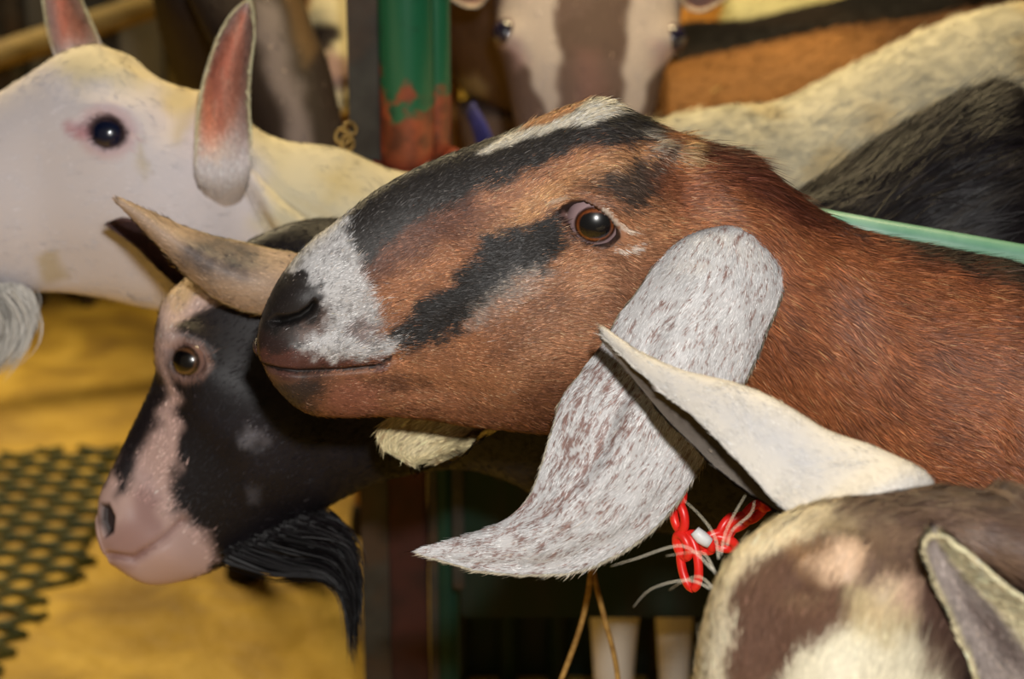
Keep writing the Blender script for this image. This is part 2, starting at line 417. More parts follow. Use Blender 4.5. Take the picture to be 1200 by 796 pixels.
def tuft2(geo, A, Bp, n, jit, width, col, seed=0, bright=.25, nseg=12, depth=.012):
    """long strands fanned between two guide lines"""
    r = np.random.default_rng(seed); ts = np.linspace(0, len(A) - 1, nseg); A = crom(np.array(A), ts); Bp = crom(np.array(Bp), ts)
    for k in range(n):
        t = r.random(); cut = r.uniform(.55, 1.0) ; u = np.linspace(0, 1, nseg)
        base = A + (Bp - A) * t; idx = u * cut * (nseg - 1); L = crom(base, idx)
        L = L + r.normal(0, 1, 3) * jit * (u ** 1.2)[:, None] + np.array([0, r.normal(0, 1) * depth, 0]) * (1 - u * .6)[:, None] + r.normal(0, 1, 3) * jit * .5 * np.sin(u * 5 + r.random() * 6)[:, None]
        T = unit(np.gradient(L, axis=0)); w = unit(np.cross(T, r.normal(0, 1, 3)))
        ww = (width * (1 - u ** 3)[:, None] + .00004) * w
        q = np.array([[2 * i, 2 * i + 1, 2 * i + 3, 2 * i + 2] for i in range(nseg - 1)])
        V = np.stack([L - ww, L + ww], 1).reshape(-1, 3)
        nn = unit(np.array([0, -.8, .5]) + r.normal(0, .35, 3))
        geo.add(V, lin(col) * math.exp(r.normal(0, bright)), nn, q)
def tuft(geo, roots, paths, n, spread, width, col, seed=0, bright=0.3, nseg=9):
    """long loose strands following a path; roots: list of start offsets"""
    r = np.random.default_rng(seed); path = np.array(paths, float); ts = np.linspace(0, len(path) - 1, nseg)
    base = crom(path, ts)
    for k in range(n):
        s0 = r.normal(0, 1, 3) * spread * np.array([1, 1, 0.7]); s1 = r.normal(0, 1, 3) * spread * r.uniform(0.5, 2.2)
        u = np.linspace(0, 1, nseg)[:, None]; cut = r.uniform(0.45, 1.0)
        tt = ts * cut; pb = crom(path, tt)
        root = np.array(roots[r.integers(len(roots))]) - path[0]
        L = pb + root * (1 - u) ** 1.3 + s0 * (0.25 + 0.2 * u) + s1 * u * u * (1 - 0.45 * u)
        T = unit(np.gradient(L, axis=0)); w = unit(np.cross(T, r.normal(0, 1, 3)))
        ww = (width * (1 - u ** 2.5) + 0.00005) * w
        V = np.stack([L - ww, L + ww], 1).reshape(-1, 3)
        c = lin(col) * math.exp(r.normal(0, bright))
        q = np.array([[2 * i, 2 * i + 1, 2 * i + 3, 2 * i + 2] for i in range(nseg - 1)])
        geo.add(V, c, np.repeat(unit(np.cross(w, T)) * np.array([1, 1, 1]) * np.sign(-unit(np.cross(w, T))[:, 1:2] + 1e-6), 2, 0), q)

# ------------------------------------------------------------------ room
def box(name, lo, hi, mat, parent=None, bevel=0.0):
    lo = np.array(lo, float); hi = np.array(hi, float); c = (lo + hi) / 2; c[2] = lo[2]
    me = bpy.data.meshes.new(name); import bmesh
    bm = bmesh.new(); bmesh.ops.create_cube(bm, size=1.0)
    for v in bm.verts: v.co = Vector(((v.co.x) * (hi[0] - lo[0]), v.co.y * (hi[1] - lo[1]), (v.co.z + .5) * (hi[2] - lo[2])))
    if bevel: bmesh.ops.bevel(bm, geom=bm.edges[:], offset=bevel, segments=2, affect='EDGES')
    bm.to_mesh(me); bm.free(); me.materials.append(mat)
    o = bpy.data.objects.new(name, me); COL.objects.link(o)
    if parent is not None: o.parent = parent; o.location = Vector(c - parent_world(parent))
    else: o.location = Vector(c)
    return o
def floor_material():
    m, nt, b = principled('yellow_floor', 0.6, 0.25)
    tc = nt.nodes.new('ShaderNodeTexCoord')
    def noise(sc, det=6, dist=0.0):
        n = nt.nodes.new('ShaderNodeTexNoise'); n.inputs['Scale'].default_value = sc; n.inputs['Detail'].default_value = det
        n.inputs['Distortion'].default_value = dist; nt.links.new(tc.outputs['Object'], n.inputs['Vector']); return n
    r = nt.nodes.new('ShaderNodeValToRGB'); e = r.color_ramp.elements
    e[0].position = 0.3; e[0].color = (*lin((150, 118, 54)), 1); e[1].position = 0.7; e[1].color = (*lin((230, 192, 88)), 1)
    k = r.color_ramp.elements.new(0.5); k.color = (*lin((200, 162, 66)), 1)
    nt.links.new(noise(7, 9, 0.6).outputs['Fac'], r.inputs['Fac'])
    r2 = nt.nodes.new('ShaderNodeValToRGB'); r2.color_ramp.elements[0].position = 0.5; r2.color_ramp.elements[1].position = 0.72
    nt.links.new(noise(2.2, 5, 0.3).outputs['Fac'], r2.inputs['Fac'])
    mx = nt.nodes.new('ShaderNodeMixRGB'); mx.inputs[2].default_value = (*lin((138, 108, 52)), 1)
    nt.links.new(r2.outputs['Color'], mx.inputs[0]); nt.links.new(r.outputs['Color'], mx.inputs[1])
    nt.links.new(mx.outputs[0], b.inputs['Base Color'])
    bp = nt.nodes.new('ShaderNodeBump'); bp.inputs['Strength'].default_value = 0.5; bp.inputs['Distance'].default_value = 0.02
    nt.links.new(noise(24, 6).outputs['Fac'], bp.inputs['Height']); nt.links.new(bp.outputs['Normal'], b.inputs['Normal'])
    return m
structure(box('floor', (-4, -0.6, -0.1), (4.5, 7.0, 0.0), floor_material()))
structure(box('wall_back', (-4, 7.0, -0.1), (4.5, 7.1, 3.2), M_WALL))
structure(box('wall_left', (-4.1, -0.6, -0.1), (-4, 7.1, 3.2), M_WALL))
structure(box('wall_right', (4.5, -0.6, -0.1), (4.6, 7.1, 3.2), M_WALL))
structure(box('ceiling', (-4.1, -0.6, 3.2), (4.6, 7.1, 3.3), M_WALL))

# ------------------------------------------------------------------ the brown goat in front
def torso(c0, c1, hh, w, n=2.2, rise=0.0):
    """stations of a trunk running from c0 (chest) to c1 (rump)"""
    c0 = np.array(c0, float); c1 = np.array(c1, float); d = unit(c1 - c0); dh = unit(np.array([d[0], d[1], 0]))
    L = np.array([dh[1], -dh[0], 0.0]); out = []
    for t, a, b in ((0, .86, .8), (.2, 1.0, .95), (.45, 1.05, 1.08), (.68, 1.06, 1.12), (.85, .92, 1.0), (.97, .66, .72)):
        c = c0 + (c1 - c0) * t + np.array([0, 0, 0.012 * math.sin(t * 6)])
        out.append(wst(c, [0, 0, hh * a], L * w * b, n))
    return out
def four_legs(geo, c0, c1, hh, w, col, r0=0.055):
    c0 = np.array(c0, float); c1 = np.array(c1, float); d = unit((c1 - c0) * np.array([1, 1, 0])); L = np.array([d[1], -d[0], 0])
    for t, hind in ((0.08, False), (0.88, True)):
        for s in (-1, 1):
            p = c0 + (c1 - c0) * t + L * w * 0.55 * s; p[2] -= hh * 0.45
            f = p.copy(); f[2] = 0.0
            leg(geo, p, f + d * (0.03 if hind else 0), col, r0 * (1.25 if hind else 1), hind=hind)

goat = thing('goat', 'large brown goat in profile with black face stripes, white muzzle and long drooping speckled ears', 'goat', (0.75, 1.25, 0))
S_ = [st((303, 396), (305, 416), .010, 1.345), st((305, 377), (314, 436), .020, 1.345), st((316, 350), (334, 463), .0265, 1.345), st((336, 318), (362, 486), .030, 1.345),
      st((364, 286), (404, 491), .031, 1.345, lo=.85), st((396, 262), (450, 490), .031, 1.345, lo=.8), st((441, 228), (500, 494), .033, 1.347, lo=.78),
      st((492, 200), (548, 502), .037, 1.35, lo=.76), st((550, 177), (596, 507), .044, 1.35, lo=.78), st((600, 158), (640, 511), .052, 1.352, lo=.8),
      st((652, 135), (682, 515), .058, 1.355, lo=.85), st((704, 122), (722, 520), .060, 1.355, lo=.9), st((744, 141), (758, 530), .057, 1.357),
      st((788, 163), (796, 528), .054, 1.36), st((828, 176), (830, 530), .053, 1.36), st((870, 188), (864, 540), .056, 1.36), st((912, 222), (898, 560), .060, 1.36),
      st((955, 251), (940, 596), .066, 1.365), st((1000, 273), (985, 655), .073, 1.365), st((1054, 287), (1040, 740), .080, 1.37), st((1120, 301), (1100, 790), .090, 1.37),
      st((1205, 320), (1180, 850), .105, 1.37)] + torso((0.52, 1.24, .735), (1.3, 1.22, .75), .175, .125)
B = Loft(S_, [.0013] * 15 + [.0017] * 6 + [.01] * 7, 360, cap0=.004, cap1=.06)
# bones and muscles
B.bump((697, 262), 60, 40, 15, .0055)
B.bump((694, 236), 46, 12, 18, .0035)
B.bump((735, 232), 40, 22, 10, .003)
B.bump((610, 300), 55, 60, 0, -.0035)
B.bump((620, 430), 95, 55, 0, .006)
B.bump((560, 345), 60, 12, 155, .0015)
B.bump((430, 370), 30, 30, 0, -.0015)
B.bump((352, 350), 26, 22, 0, .0042)
B.bump((380, 408), 55, 16, 0, .0030)
B.bump((350, 455), 26, 20, 20, .0022)
B.bump((500, 455), 60, 14, 0, -.002)
B.bump((800, 225), 22, 40, 20, -.004)
B.bump((850, 235), 20, 55, -35, .004)
B.bump((770, 180), 14, 10, 0, .006)
B.bump((805, 178), 14, 8, 0, .004)
B.groove([(303, 428), (325, 434), (350, 436), (400, 435), (440, 431), (462, 419)], 3.2, .0035)
B.refresh()
EYE = [(653, 251), (661, 243.5), (670, 239.5), (684, 238), (697, 245), (711, 256), (722, 270), (723, 277), (714, 285.5), (700, 287.5), (685, 283), (672, 274), (662, 262)]
eye_pt, eye_n, _ = B.at(695, 263)
B.groove([(645, 250), (662, 236), (684, 231), (702, 238), (716, 250), (730, 268)], 3.0, .0016)
B.groove([(664, 274), (684, 292), (704, 296), (722, 290)], 2.5, .0008)
B.pit(EYE, 2.2, .0095)
NOST = [(315, 376), (322, 371), (336, 371), (350, 368), (362, 360), (369, 352), (372, 357), (366, 368), (354, 376), (338, 380), (322, 381)]
B.pit(NOST, 3, .0055)
B.refresh()
eyemid = B.px.copy()

def brown_paint(R, x, strand):
    p = x[:, :2].copy(); g = x[:, 2]; fz = x[:, 3]
    near = proj(R); tip = (g > -0.5)
    j = np.stack([vn(p, .09, 1) - .5, vn(p, .09, 2) - .5], 1) * 14 + np.stack([vn(p, .35, 11) - .5, vn(p, .35, 12) - .5], 1) * 7
    p = p + j
    if strand: p = p + rng.normal(0, 1, p.shape) * np.where(rng.random(len(p)) < .35, 8.0, 3.2)[:, None]
    X, Y = p[:, 0], p[:, 1]; c = np.broadcast_to(lin((170, 106, 62)), (len(p), 3)).copy(); one = np.ones(len(p))
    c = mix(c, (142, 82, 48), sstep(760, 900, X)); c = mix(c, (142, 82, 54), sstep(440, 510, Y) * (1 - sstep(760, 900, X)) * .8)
    c = mix(c, (190, 134, 92), mask(p, [(600, 340), (700, 290), (780, 250), (780, 300), (700, 380), (600, 440)], 40) * .55)
    c = mix(c, (200, 138, 74), mask(p, [(560, 275), (610, 235), (680, 190), (745, 172), (770, 185), (700, 205), (655, 240), (615, 262), (560, 300)], 12) * .8)
    c = mix(c, (104, 58, 36), sstep(.45, .75, vn(p, .022, 8)) * .45); c = mix(c, (92, 56, 40), sstep(.5, .7, vn(p * np.array([.5, 1]), .08, 18)) * .3)
    c = mix(c, (54, 30, 24), mask(p, [(806, 130), (872, 140), (920, 180), (950, 215), (1010, 250), (990, 272), (925, 256), (885, 222), (850, 206), (815, 194)], 8))
    c = mix(c, (92, 46, 30), mask(p, [(806, 130), (872, 140), (920, 170), (1020, 240), (1300, 300), (1300, 370), (1100, 325), (950, 275), (880, 240), (815, 210)], 12) * .75)
    c = mix(c, (40, 30, 26), mask(p, [(1010, 250), (1110, 262), (1320, 300), (1320, 380), (1150, 322), (1060, 300)], 10))
    c = mix(c, (34, 28, 26), mask(p, [(1300, 300), (2600, 250), (2600, 420), (1300, 380)], 20) * (fz > .3))
    # brow patch and poll
    c = mix(c, (92, 52, 34), mask(p, [(600, 470), (690, 400), (740, 330), (800, 250), (790, 330), (720, 440), (660, 520), (480, 510), (470, 485)], 26) * .4)  # shade of cheek hollow and jaw put into the colour, with dusky hairs
    c = mix(c, (50, 46, 42), mask(p, [(684, 217), (708, 198), (730, 187), (760, 183), (782, 196), (784, 210), (764, 228), (748, 246), (730, 246), (708, 236)], 8) * .93)
    c = mix(c, (126, 70, 42), mask(p, [(765, 185), (800, 190), (830, 230), (800, 262), (770, 240)], 14) * .7)
    # dark bridge
    c = mix(c, (88, 48, 34), mask(p, [(390, 262), (400, 210), (500, 160), (560, 240), (560, 262), (500, 300), (450, 330), (425, 340), (410, 300)], 16) * .8)
    c = mix(c, (46, 42, 40), mask(p, [(385, 262), (396, 215), (460, 150), (560, 100), (740, 80), (775, 130), (766, 170), (716, 170), (680, 174), (642, 188), (612, 208), (572, 222), (530, 244), (488, 262), (455, 285), (428, 318), (414, 300)], 8))
    # stripe under the eye
    c = mix(c, (44, 42, 42), mask(p, [(650, 249), (622, 257), (588, 270), (563, 278), (551, 296), (530, 323), (509, 345), (484, 358), (466, 378), (450, 392), (448, 410), (470, 412), (500, 405), (530, 392), (550, 372), (580, 350), (608, 332), (640, 318), (655, 300), (668, 275), (660, 262)], 7))
    c = mix(c, (150, 142, 136), mask(p, [(548, 364), (575, 340), (600, 322), (640, 312), (648, 322), (618, 345), (590, 362), (565, 384), (545, 388)], 8) * (.35 + .4 * (vn(p, .22, 21) > .5)))
    # white muzzle
    c = mix(c, (104, 84, 78), mask(p, [(280, 330), (350, 280), (400, 300), (420, 400), (400, 430), (290, 432)], 8) * .95)
    wh = mask(p, [(300, 325), (345, 270), (384, 230), (404, 240), (412, 285), (422, 318), (436, 350), (446, 372), (440, 388), (466, 402), (464, 416), (434, 424), (392, 426), (352, 420), (330, 404), (345, 398), (376, 390), (384, 372), (380, 350), (362, 330), (340, 320), (320, 330)], 7)
    c = mix(c, (202, 202, 204), wh * .95)
    c = mix(c, (98, 60, 50), mask(p, [(404, 380), (440, 376), (450, 392), (430, 400), (408, 394)], 6) * .75)
    c = mix(c, (90, 86, 84), wh * sstep(.45, .8, vn(p * np.array([1, .5]), .3, 31)) * .6)
    c = mix(c, (92, 48, 40), mask(p, [(300, 390), (330, 396), (350, 412), (400, 424), (456, 420), (460, 428), (440, 434), (330, 440), (300, 430)], 5) * .9)
    c = mix(c, (36, 32, 32), mask(p, [(290, 388), (316, 378), (340, 386), (356, 394), (350, 404), (332, 412), (312, 416), (292, 410)], 6) * .8)
    c = mix(c, (34, 31, 31), mask(p, [(300, 384), (308, 345), (326, 322), (352, 320), (372, 332), (382, 350), (379, 368), (370, 380), (342, 388), (316, 392)], 5) * .95)
    # chin
    c = mix(c, (50, 42, 40), mask(p, [(300, 436), (376, 436), (386, 450), (366, 480), (348, 506), (310, 470)], 15) * .95)
    c = mix(c, (148, 84, 62), mask(p, [(390, 450), (420, 444), (448, 456), (434, 486), (396, 496), (384, 470)], 9) * .7)
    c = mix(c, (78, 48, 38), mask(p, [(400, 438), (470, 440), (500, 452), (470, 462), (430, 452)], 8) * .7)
    # marks round the eye
    q = x[:, :2] + (rng.normal(0, .8, p.shape) if strand else 0)
    c = mix(c, (225, 205, 190), (distline(q, [(722, 292), (730, 294), (737, 288), (742, 294), (748, 286)]) < 2.6) * .85 * one)
    c = mix(c, (210, 190, 170), (distline(q, [(707, 244), (718, 257), (731, 268), (738, 270)]) < 2.4) * .8 * one)
    c = mix(c, (196, 168, 140), (distline(q, [(640, 240), (652, 236), (664, 232)]) < 2.2) * .6 * one)
    dd = sdpoly(x[:, :2], EYE)
    c = mix(c, (42, 30, 28), (1 - sstep(2, 6, dd)) * .95)
    c = mix(c, (128, 92, 86), (dd < 0) * (distline(x[:, :2], [(653, 251), (662, 262)]) < 6) * .8 * one)
    c = mix(c, (14, 12, 12), (1 - sstep(-2, 2, sdpoly(x[:, :2], NOST))) * .95)
    c = mix(c, (20, 14, 13), (distline(x[:, :2], [(303, 428), (325, 434), (350, 436), (400, 435), (440, 431), (458, 421)]) < 2.0) * .9 * one)
    # blaze on the forehead, right on the midline
    top = (fz > 0.75)
    bl = mask(near + (j * .35), [(556, 182), (578, 164), (605, 152), (612, 154), (636, 146), (662, 136), (682, 124), (690, 112), (722, 112), (726, 130), (700, 141), (688, 146), (655, 152), (613, 163), (575, 179)], 3)
    c = mix(c, (212, 206, 190), bl * top)
    far = mask(near + (j * .35), [(604, 156), (626, 120), (660, 105), (688, 108), (682, 124), (660, 136), (634, 146), (612, 153)], 3)
    c = mix(c, (190, 124, 66), far * top)
    c = mix(c, (150, 142, 130), mask(p, [(742, 146), (757, 148), (790, 185), (784, 196), (764, 182)], 4) * (.5 + .5 * (vn(p, .3, 41) > .45)))
    c = mix(c, (176, 146, 100), mask(p, [(788, 166), (806, 166), (816, 184), (810, 196), (796, 184)], 5) * .8)
    lum = c @ np.array([.3, .6, .1]); hd = (1 - sstep(700, 860, X)) * .16 + .04
    return c + (lum[:, None] * np.array([1.08, .98, .9]) - c) * hd[:, None]
def brown_len(R, x):
    X, Y = x[:, 0], x[:, 1]
    l = .0042 + .0035 * sstep(760, 900, X) + .0015 * sstep(560, 740, X)
    l = l * (.6 + .4 * sstep(330, 480, X))
    l = l + .006 * mask(x[:, :2], [(735, 130), (790, 160), (870, 175), (930, 230), (900, 230), (850, 200), (800, 190), (745, 165)], 8) * (x[:, 3] > .5)
    return l
def brown_dens(Pm, x):
    p = x[..., :2]
    m = (sdpoly(p, EYE) > 4.5) * (sdpoly(p, NOST) > 1) * (distline(p, [(303, 428), (325, 434), (350, 436), (400, 435), (440, 431), (458, 421)]) > 2.6)
    m = m * (1 - .75 * mask(p, [(305, 345), (375, 325), (384, 380), (310, 390)], 5) * .7)
    return m * (0.02 + (p[..., 0] < 1260)) * np.where(x[..., 2] > -.15, 1, .22)
geo = Geo()
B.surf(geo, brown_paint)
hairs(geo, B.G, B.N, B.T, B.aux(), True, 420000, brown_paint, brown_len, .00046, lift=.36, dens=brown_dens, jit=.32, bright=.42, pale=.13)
four_legs(geo, (0.52, 1.24, .735), (1.3, 1.22, .75), .175, .12, (120, 64, 40))
add_tube(geo, [(1.36, 1.22, .84), (1.42, 1.22, .87), (1.47, 1.22, .83)], [.018, .02, .006], lin((60, 40, 30)))
geo.build('body', M_FUR, goat)
def place_eyes(parent, loft, pt, n, R, sink, look=(0, 0, 0), **kw):
    eyeball('eye', parent, pt - n * (R - sink), n + np.array(look), R, **kw)
    k = loft.mirror_at(pt)
    if k is not None: eyeball('eye', parent, k[0] - k[1] * (R - sink), k[1], R, **kw)
def mirror_at(s, pt):
    d = np.linalg.norm(s.near - pt, axis=-1) + (s.g > -0.1) * 10
    k = np.unravel_index(np.argmin(d), d.shape); return s.G[k], s.N[k]
Loft.mirror_at = mirror_at
place_eyes(goat, B, eye_pt, eye_n, .0185, .0015, look=(.09, 0, -.07), pupil=(6, 8, 14), iris=(140, 74, 36), white=(160, 134, 136), irx=.70, iry=.62, pux=.56, puy=.46)
# near ear
def speck(c1, c2, seed, dens=.58, sx=(1, .45), warm=None, zone=None):
    def f(R, x, strand):
        p = x[:, :2]; a = math.radians(-58)
        q = np.stack([p[:, 0] * math.cos(a) + p[:, 1] * math.sin(a), -p[:, 0] * math.sin(a) + p[:, 1] * math.cos(a)], 1) * np.array([.13, .42])
        v = vn(q, 1.0, seed) * .6 + vn(q, 2.1, seed + 1) * .4; z = zone(p) if zone is not None else 1.0
        c = np.broadcast_to(lin(c1), (len(p), 3)).copy()
        return mix(c, c2, sstep(dens, dens + .1, v + (z - 1)) * .8)
    return f
ear_zone = lambda p: 1.0 + .14 * mask(p, [(640, 640), (520, 640), (620, 600), (660, 480), (710, 400), (760, 430), (740, 500), (690, 590)], 30) - .03
near_r = [(828, 300, 1.345), (803, 279, 1.309), (772, 308, 1.296), (730, 365, 1.290), (690, 425, 1.284), (662, 462, 1.28), (646, 510, 1.276), (632, 556, 1.272), (608, 598, 1.27), (565, 622, 1.268), (525, 633, 1.266), (492, 644, 1.264)]
mid_r = [(856, 290, 1.34), (856, 267, 1.299), (840, 322, 1.276), (812, 385, 1.268), (788, 440, 1.263), (765, 490, 1.26), (742, 535, 1.258), (712, 575, 1.258), (668, 612, 1.258), (610, 634, 1.26), (550, 643, 1.262), (493, 646, 1.264)]
far_r = [(884, 298, 1.345), (902, 284, 1.309), (919, 322, 1.296), (898, 390, 1.288), (868, 452, 1.282), (845, 508, 1.278), (820, 545, 1.274), (786, 598, 1.27), (735, 642, 1.268), (660, 672, 1.266), (560, 668, 1.264), (494, 648, 1.264)]
rail_ear('ear', goat, near_r, mid_r, far_r, .0045, speck((208, 206, 206), (118, 66, 46), 5, .60, zone=ear_zone), speck((196, 180, 168), (130, 80, 60), 6, .7), M_FUR,
         fur=60000, furlen=.0048, furw=.0005, nu=200, nv=80, seed=2, edge=speck((226, 214, 190), (200, 190, 170), 5, .8), ripple=.003,
         fold=lambda v, u, f: f * 0 + .0045 * np.exp(-((v - .30) / .07) ** 2) * np.exp(-((u - .45) / .16) ** 2) * -1 + .004 * np.exp(-((v - .42) / .10) ** 2) * np.exp(-((u - .5) / .2) ** 2) - .0016 * np.exp(-((v - .86) / .09) ** 2) * sstep(.4, .6, u) * (1 - sstep(.85, 1, u)))
# the other ear hangs on the far side, its end showing under the jaw
farcol = speck((206, 190, 146), (120, 92, 60), 15, .62)
rail_ear('ear', goat, [(660, 330, 1.425), (600, 400, 1.44), (540, 450, 1.45), (475, 480, 1.452), (446, 500, 1.452), (449, 524, 1.452), (472, 541, 1.452)],
         [(690, 340, 1.43), (640, 420, 1.455), (590, 470, 1.465), (545, 505, 1.467), (520, 522, 1.462), (506, 535, 1.458), (495, 543, 1.453)],
         [(720, 350, 1.425), (690, 430, 1.44), (650, 480, 1.45), (604, 484, 1.452), (568, 502, 1.452), (548, 526, 1.452), (518, 541, 1.452)], .006, farcol, farcol, M_FUR,
         fur=16000, furlen=.007, furw=.0008, nu=90, nv=50, seed=4)
# ------------------------------------------------------------------ black goat, head low on the left
bgoat = thing('goat', 'black goat with a pale muzzle and face stripe, pointed ears and a long black beard', 'goat', (0.7, 1.68, 0))
DB = 1.60
SB = [st((118, 600), (134, 664), .016, DB - .02), st((121, 576), (176, 686), .024, DB - .015), st((136, 546), (232, 676), .029, DB - .01), st((154, 509), (276, 656), .031, DB),
      st((174, 470), (312, 640), .034, DB), st((189, 430), (344, 616), .041, DB), st((189, 394), (384, 594), .049, DB), st((195, 357), (424, 574), .053, DB, lo=.9),
      st((216, 333), (462, 560), .053, DB + .005), st((256, 306), (508, 552), .050, DB + .01), st((302, 282), (556, 552), .050, DB + .015), st((345, 265), (604, 566), .055, DB + .02),
      st((400, 260), (650, 590), .062, DB + .03), st((520, 265), (740, 620), .07, DB + .04), st((680, 275), (860, 640), .08, DB + .05), st((840, 262), (960, 700), .09, DB + .07),
      st((935, 226), (1030, 760), .105, DB + .09), st((1020, 172), (1100, 830), .12, DB + .11), st((1137, 117), (1160, 900), .13, DB + .12)] + torso((0.47, 1.69, .755), (1.15, 1.74, .74), .20, .14)
BL = Loft(SB, [.002] * 10 + [.004] * 8 + [.012] * 7, 200, cap0=.006, cap1=.06)
BL.bump((222, 422), 34, 34, 0, .007); BL.bump((212, 392), 22, 14, 0, .005)
BL.bump((330, 480), 70, 50, 40, .006); BL.bump((250, 520), 50, 40, 60, -.002)
BL.bump((200, 645), 32, 24, 0, .005); BL.bump((150, 610), 24, 30, 0, .004)
BL.groove([(128, 652), (158, 655), (190, 632), (214, 612)], 5, .004)
BL.refresh()
beye, beyn, _ = BL.at(221, 424)
BEYE = [(204, 424), (208, 413), (218, 407), (230, 409), (238, 418), (240, 430), (233, 438), (220, 441), (209, 436)]
BL.groove([(202, 410), (220, 401), (238, 407), (246, 420)], 4, .002)
BL.pit(BEYE, 3, .008)
BL.pit([(118, 592), (127, 592), (134, 606), (132, 622), (124, 628), (118, 612)], 3, .006)
BL.refresh()
def black_paint(R, x, strand):
    p = x[:, :2] + np.stack([vn(x[:, :2], .06, 51) - .5, vn(x[:, :2], .06, 52) - .5], 1) * 16
    if strand: p = p + rng.normal(0, 3, p.shape)
    one = np.ones(len(p)); c = np.broadcast_to(lin((24, 20, 23)), (len(p), 3)).copy()
    c = mix(c, (60, 56, 66), mask(p, [(250, 480), (400, 440), (470, 480), (400, 560), (300, 560)], 40) * .35 * (vn(p, .03, 55)))
    c = mix(c, (214, 186, 178), mask(p, [(180, 352), (214, 326), (262, 330), (262, 352), (236, 364), (214, 384), (206, 410), (184, 420)], 8))
    c = mix(c, (218, 184, 120), mask(p, [(188, 350), (216, 320), (262, 322), (258, 338), (222, 346), (206, 362)], 10) * .6)
    c = mix(c, (30, 24, 26), mask(p, [(218, 372), (250, 366), (262, 382), (246, 402), (222, 404), (212, 392)], 7))
    c = mix(c, (206, 172, 162), mask(p, [(184, 405), (204, 405), (206, 450), (208, 490), (208, 540), (200, 570), (205, 600), (240, 625), (252, 660), (225, 700), (160, 690), (105, 660), (105, 580), (140, 540), (165, 500), (188, 470), (196, 445)], 9))
    c = mix(c, (34, 28, 30), mask(p, [(176, 432), (196, 436), (196, 462), (182, 500), (166, 530), (152, 578), (138, 585), (132, 552), (150, 500), (165, 460)], 9))
    c = mix(c, (150, 108, 104), mask(p, [(124, 640), (150, 610), (170, 560), (186, 590), (190, 630), (160, 660), (135, 664)], 12) * .55)
    c = mix(c, (120, 116, 122), mask(p, [(288, 500), (312, 504), (310, 522), (290, 520)], 6) * .55)
    c = mix(c, (120, 118, 124), mask(p, [(284, 510), (300, 508), (305, 524), (288, 528)], 5) * .5)
    c = mix(c, (90, 88, 94), mask(p, [(288, 572), (308, 574), (306, 590), (290, 588)], 6) * .5)
    q = x[:, :2]; dd = sdpoly(q, BEYE)
    c = mix(c, (150, 116, 104), (1 - sstep(4, 13, dd)) * .75 * (q[:, 0] > 205))
    c = mix(c, (56, 40, 36), (1 - sstep(1, 4, dd)) * .85)
    c = mix(c, (28, 20, 22), (1 - sstep(-3, 3, sdpoly(q, [(117, 590), (128, 590), (136, 606), (134, 624), (124, 630), (116, 612)]))) * .95)
    c = mix(c, (110, 70, 68), (distline(q, [(128, 654), (158, 656), (190, 632), (214, 612)]) < 3) * .4 * one)
    pale = mask(x[:, :2], [(930, 200), (1100, 120), (1220, 90), (1300, 300), (1000, 300)], 30)
    c = mix(c, (92, 84, 74), pale * (vn(R * np.array([1, 1, 2.]), 40, 57) > .72) * .2 * strand)
    return c
def black_len(R, x):
    return .005 + .018 * sstep(860, 980, x[:, 0])
def black_dens(Pm, x):
    p = x[..., :2]
    return (sdpoly(p, BEYE) > 3) * (0.02 + (p[..., 0] < 1290)) * np.where(x[..., 2] > -.2, 1, .25) * (sdpoly(p, [(100, 570), (160, 590), (200, 620), (240, 660), (190, 700), (100, 690)]) > 0)
geo = Geo(); BL.surf(geo, black_paint)
hairs(geo, BL.G, BL.N, BL.T, BL.aux(), True, 120000, black_paint, black_len, .0009, lift=.3, dens=black_dens, jit=.35, bright=.35, pale=.01)
four_legs(geo, (0.47, 1.69, .755), (1.15, 1.74, .74), .20, .13, (34, 30, 32))
add_tube(geo, [(1.2, 1.74, .88), (1.27, 1.74, .91), (1.32, 1.74, .85)], [.022, .03, .008], lin((28, 26, 28)))
geo.build('body', M_FUR, bgoat)
place_eyes(bgoat, BL, beye, beyn, .0155, .0015, look=(-.25, 0, 0), pupil=(8, 6, 8), iris=(96, 66, 44), white=(120, 92, 84), irx=.80, iry=.74, pux=.62, puy=.5)
def ear_cols(base, dark, poly, soft=16, tipc=None, rim=None):
    def f(R, x, strand):
        p = x[:, :2] + (rng.normal(0, 3, x[:, :2].shape) if strand else 0)
        c = np.broadcast_to(lin(base), (len(p), 3)).copy()
        c = mix(c, dark, mask(p, poly, soft) * (.6 + .4 * vn(p, .15, 61)))
        if rim is not None: c = mix(c, rim, (1 - sstep(.0, .07, np.minimum(x[:, 2], 1 - x[:, 2]))) * .8)
        return c
    return f
bo = ear_cols((190, 164, 142), (74, 72, 78), [(215, 285), (262, 276), (300, 290), (312, 312), (290, 328), (240, 322), (215, 306)], 14, rim=(188, 166, 120))
rail_ear('ear', bgoat, [(392, 352, 1.592), (356, 368, 1.545), (320, 369, 1.525), (290, 366, 1.52), (255, 352, 1.515), (222, 326, 1.51), (190, 292, 1.50), (158, 258, 1.495), (136, 235, 1.49)],
         [(392, 338, 1.585), (356, 331, 1.525), (320, 328, 1.500), (286, 322, 1.492), (252, 310, 1.488), (222, 292, 1.488), (192, 271, 1.488), (162, 250, 1.488), (137, 234, 1.489)],
         [(392, 322, 1.592), (356, 300, 1.55), (320, 292, 1.535), (284, 284, 1.535), (250, 277, 1.53), (216, 266, 1.525), (188, 254, 1.515), (160, 242, 1.50), (138, 233, 1.49)],
         .004, bo, ear_cols((180, 120, 110), (120, 80, 70), [(200, 280), (260, 290), (240, 320)], 20), M_FUR, fur=16000, furlen=.004, furw=.0006, nu=100, nv=50, seed=6)
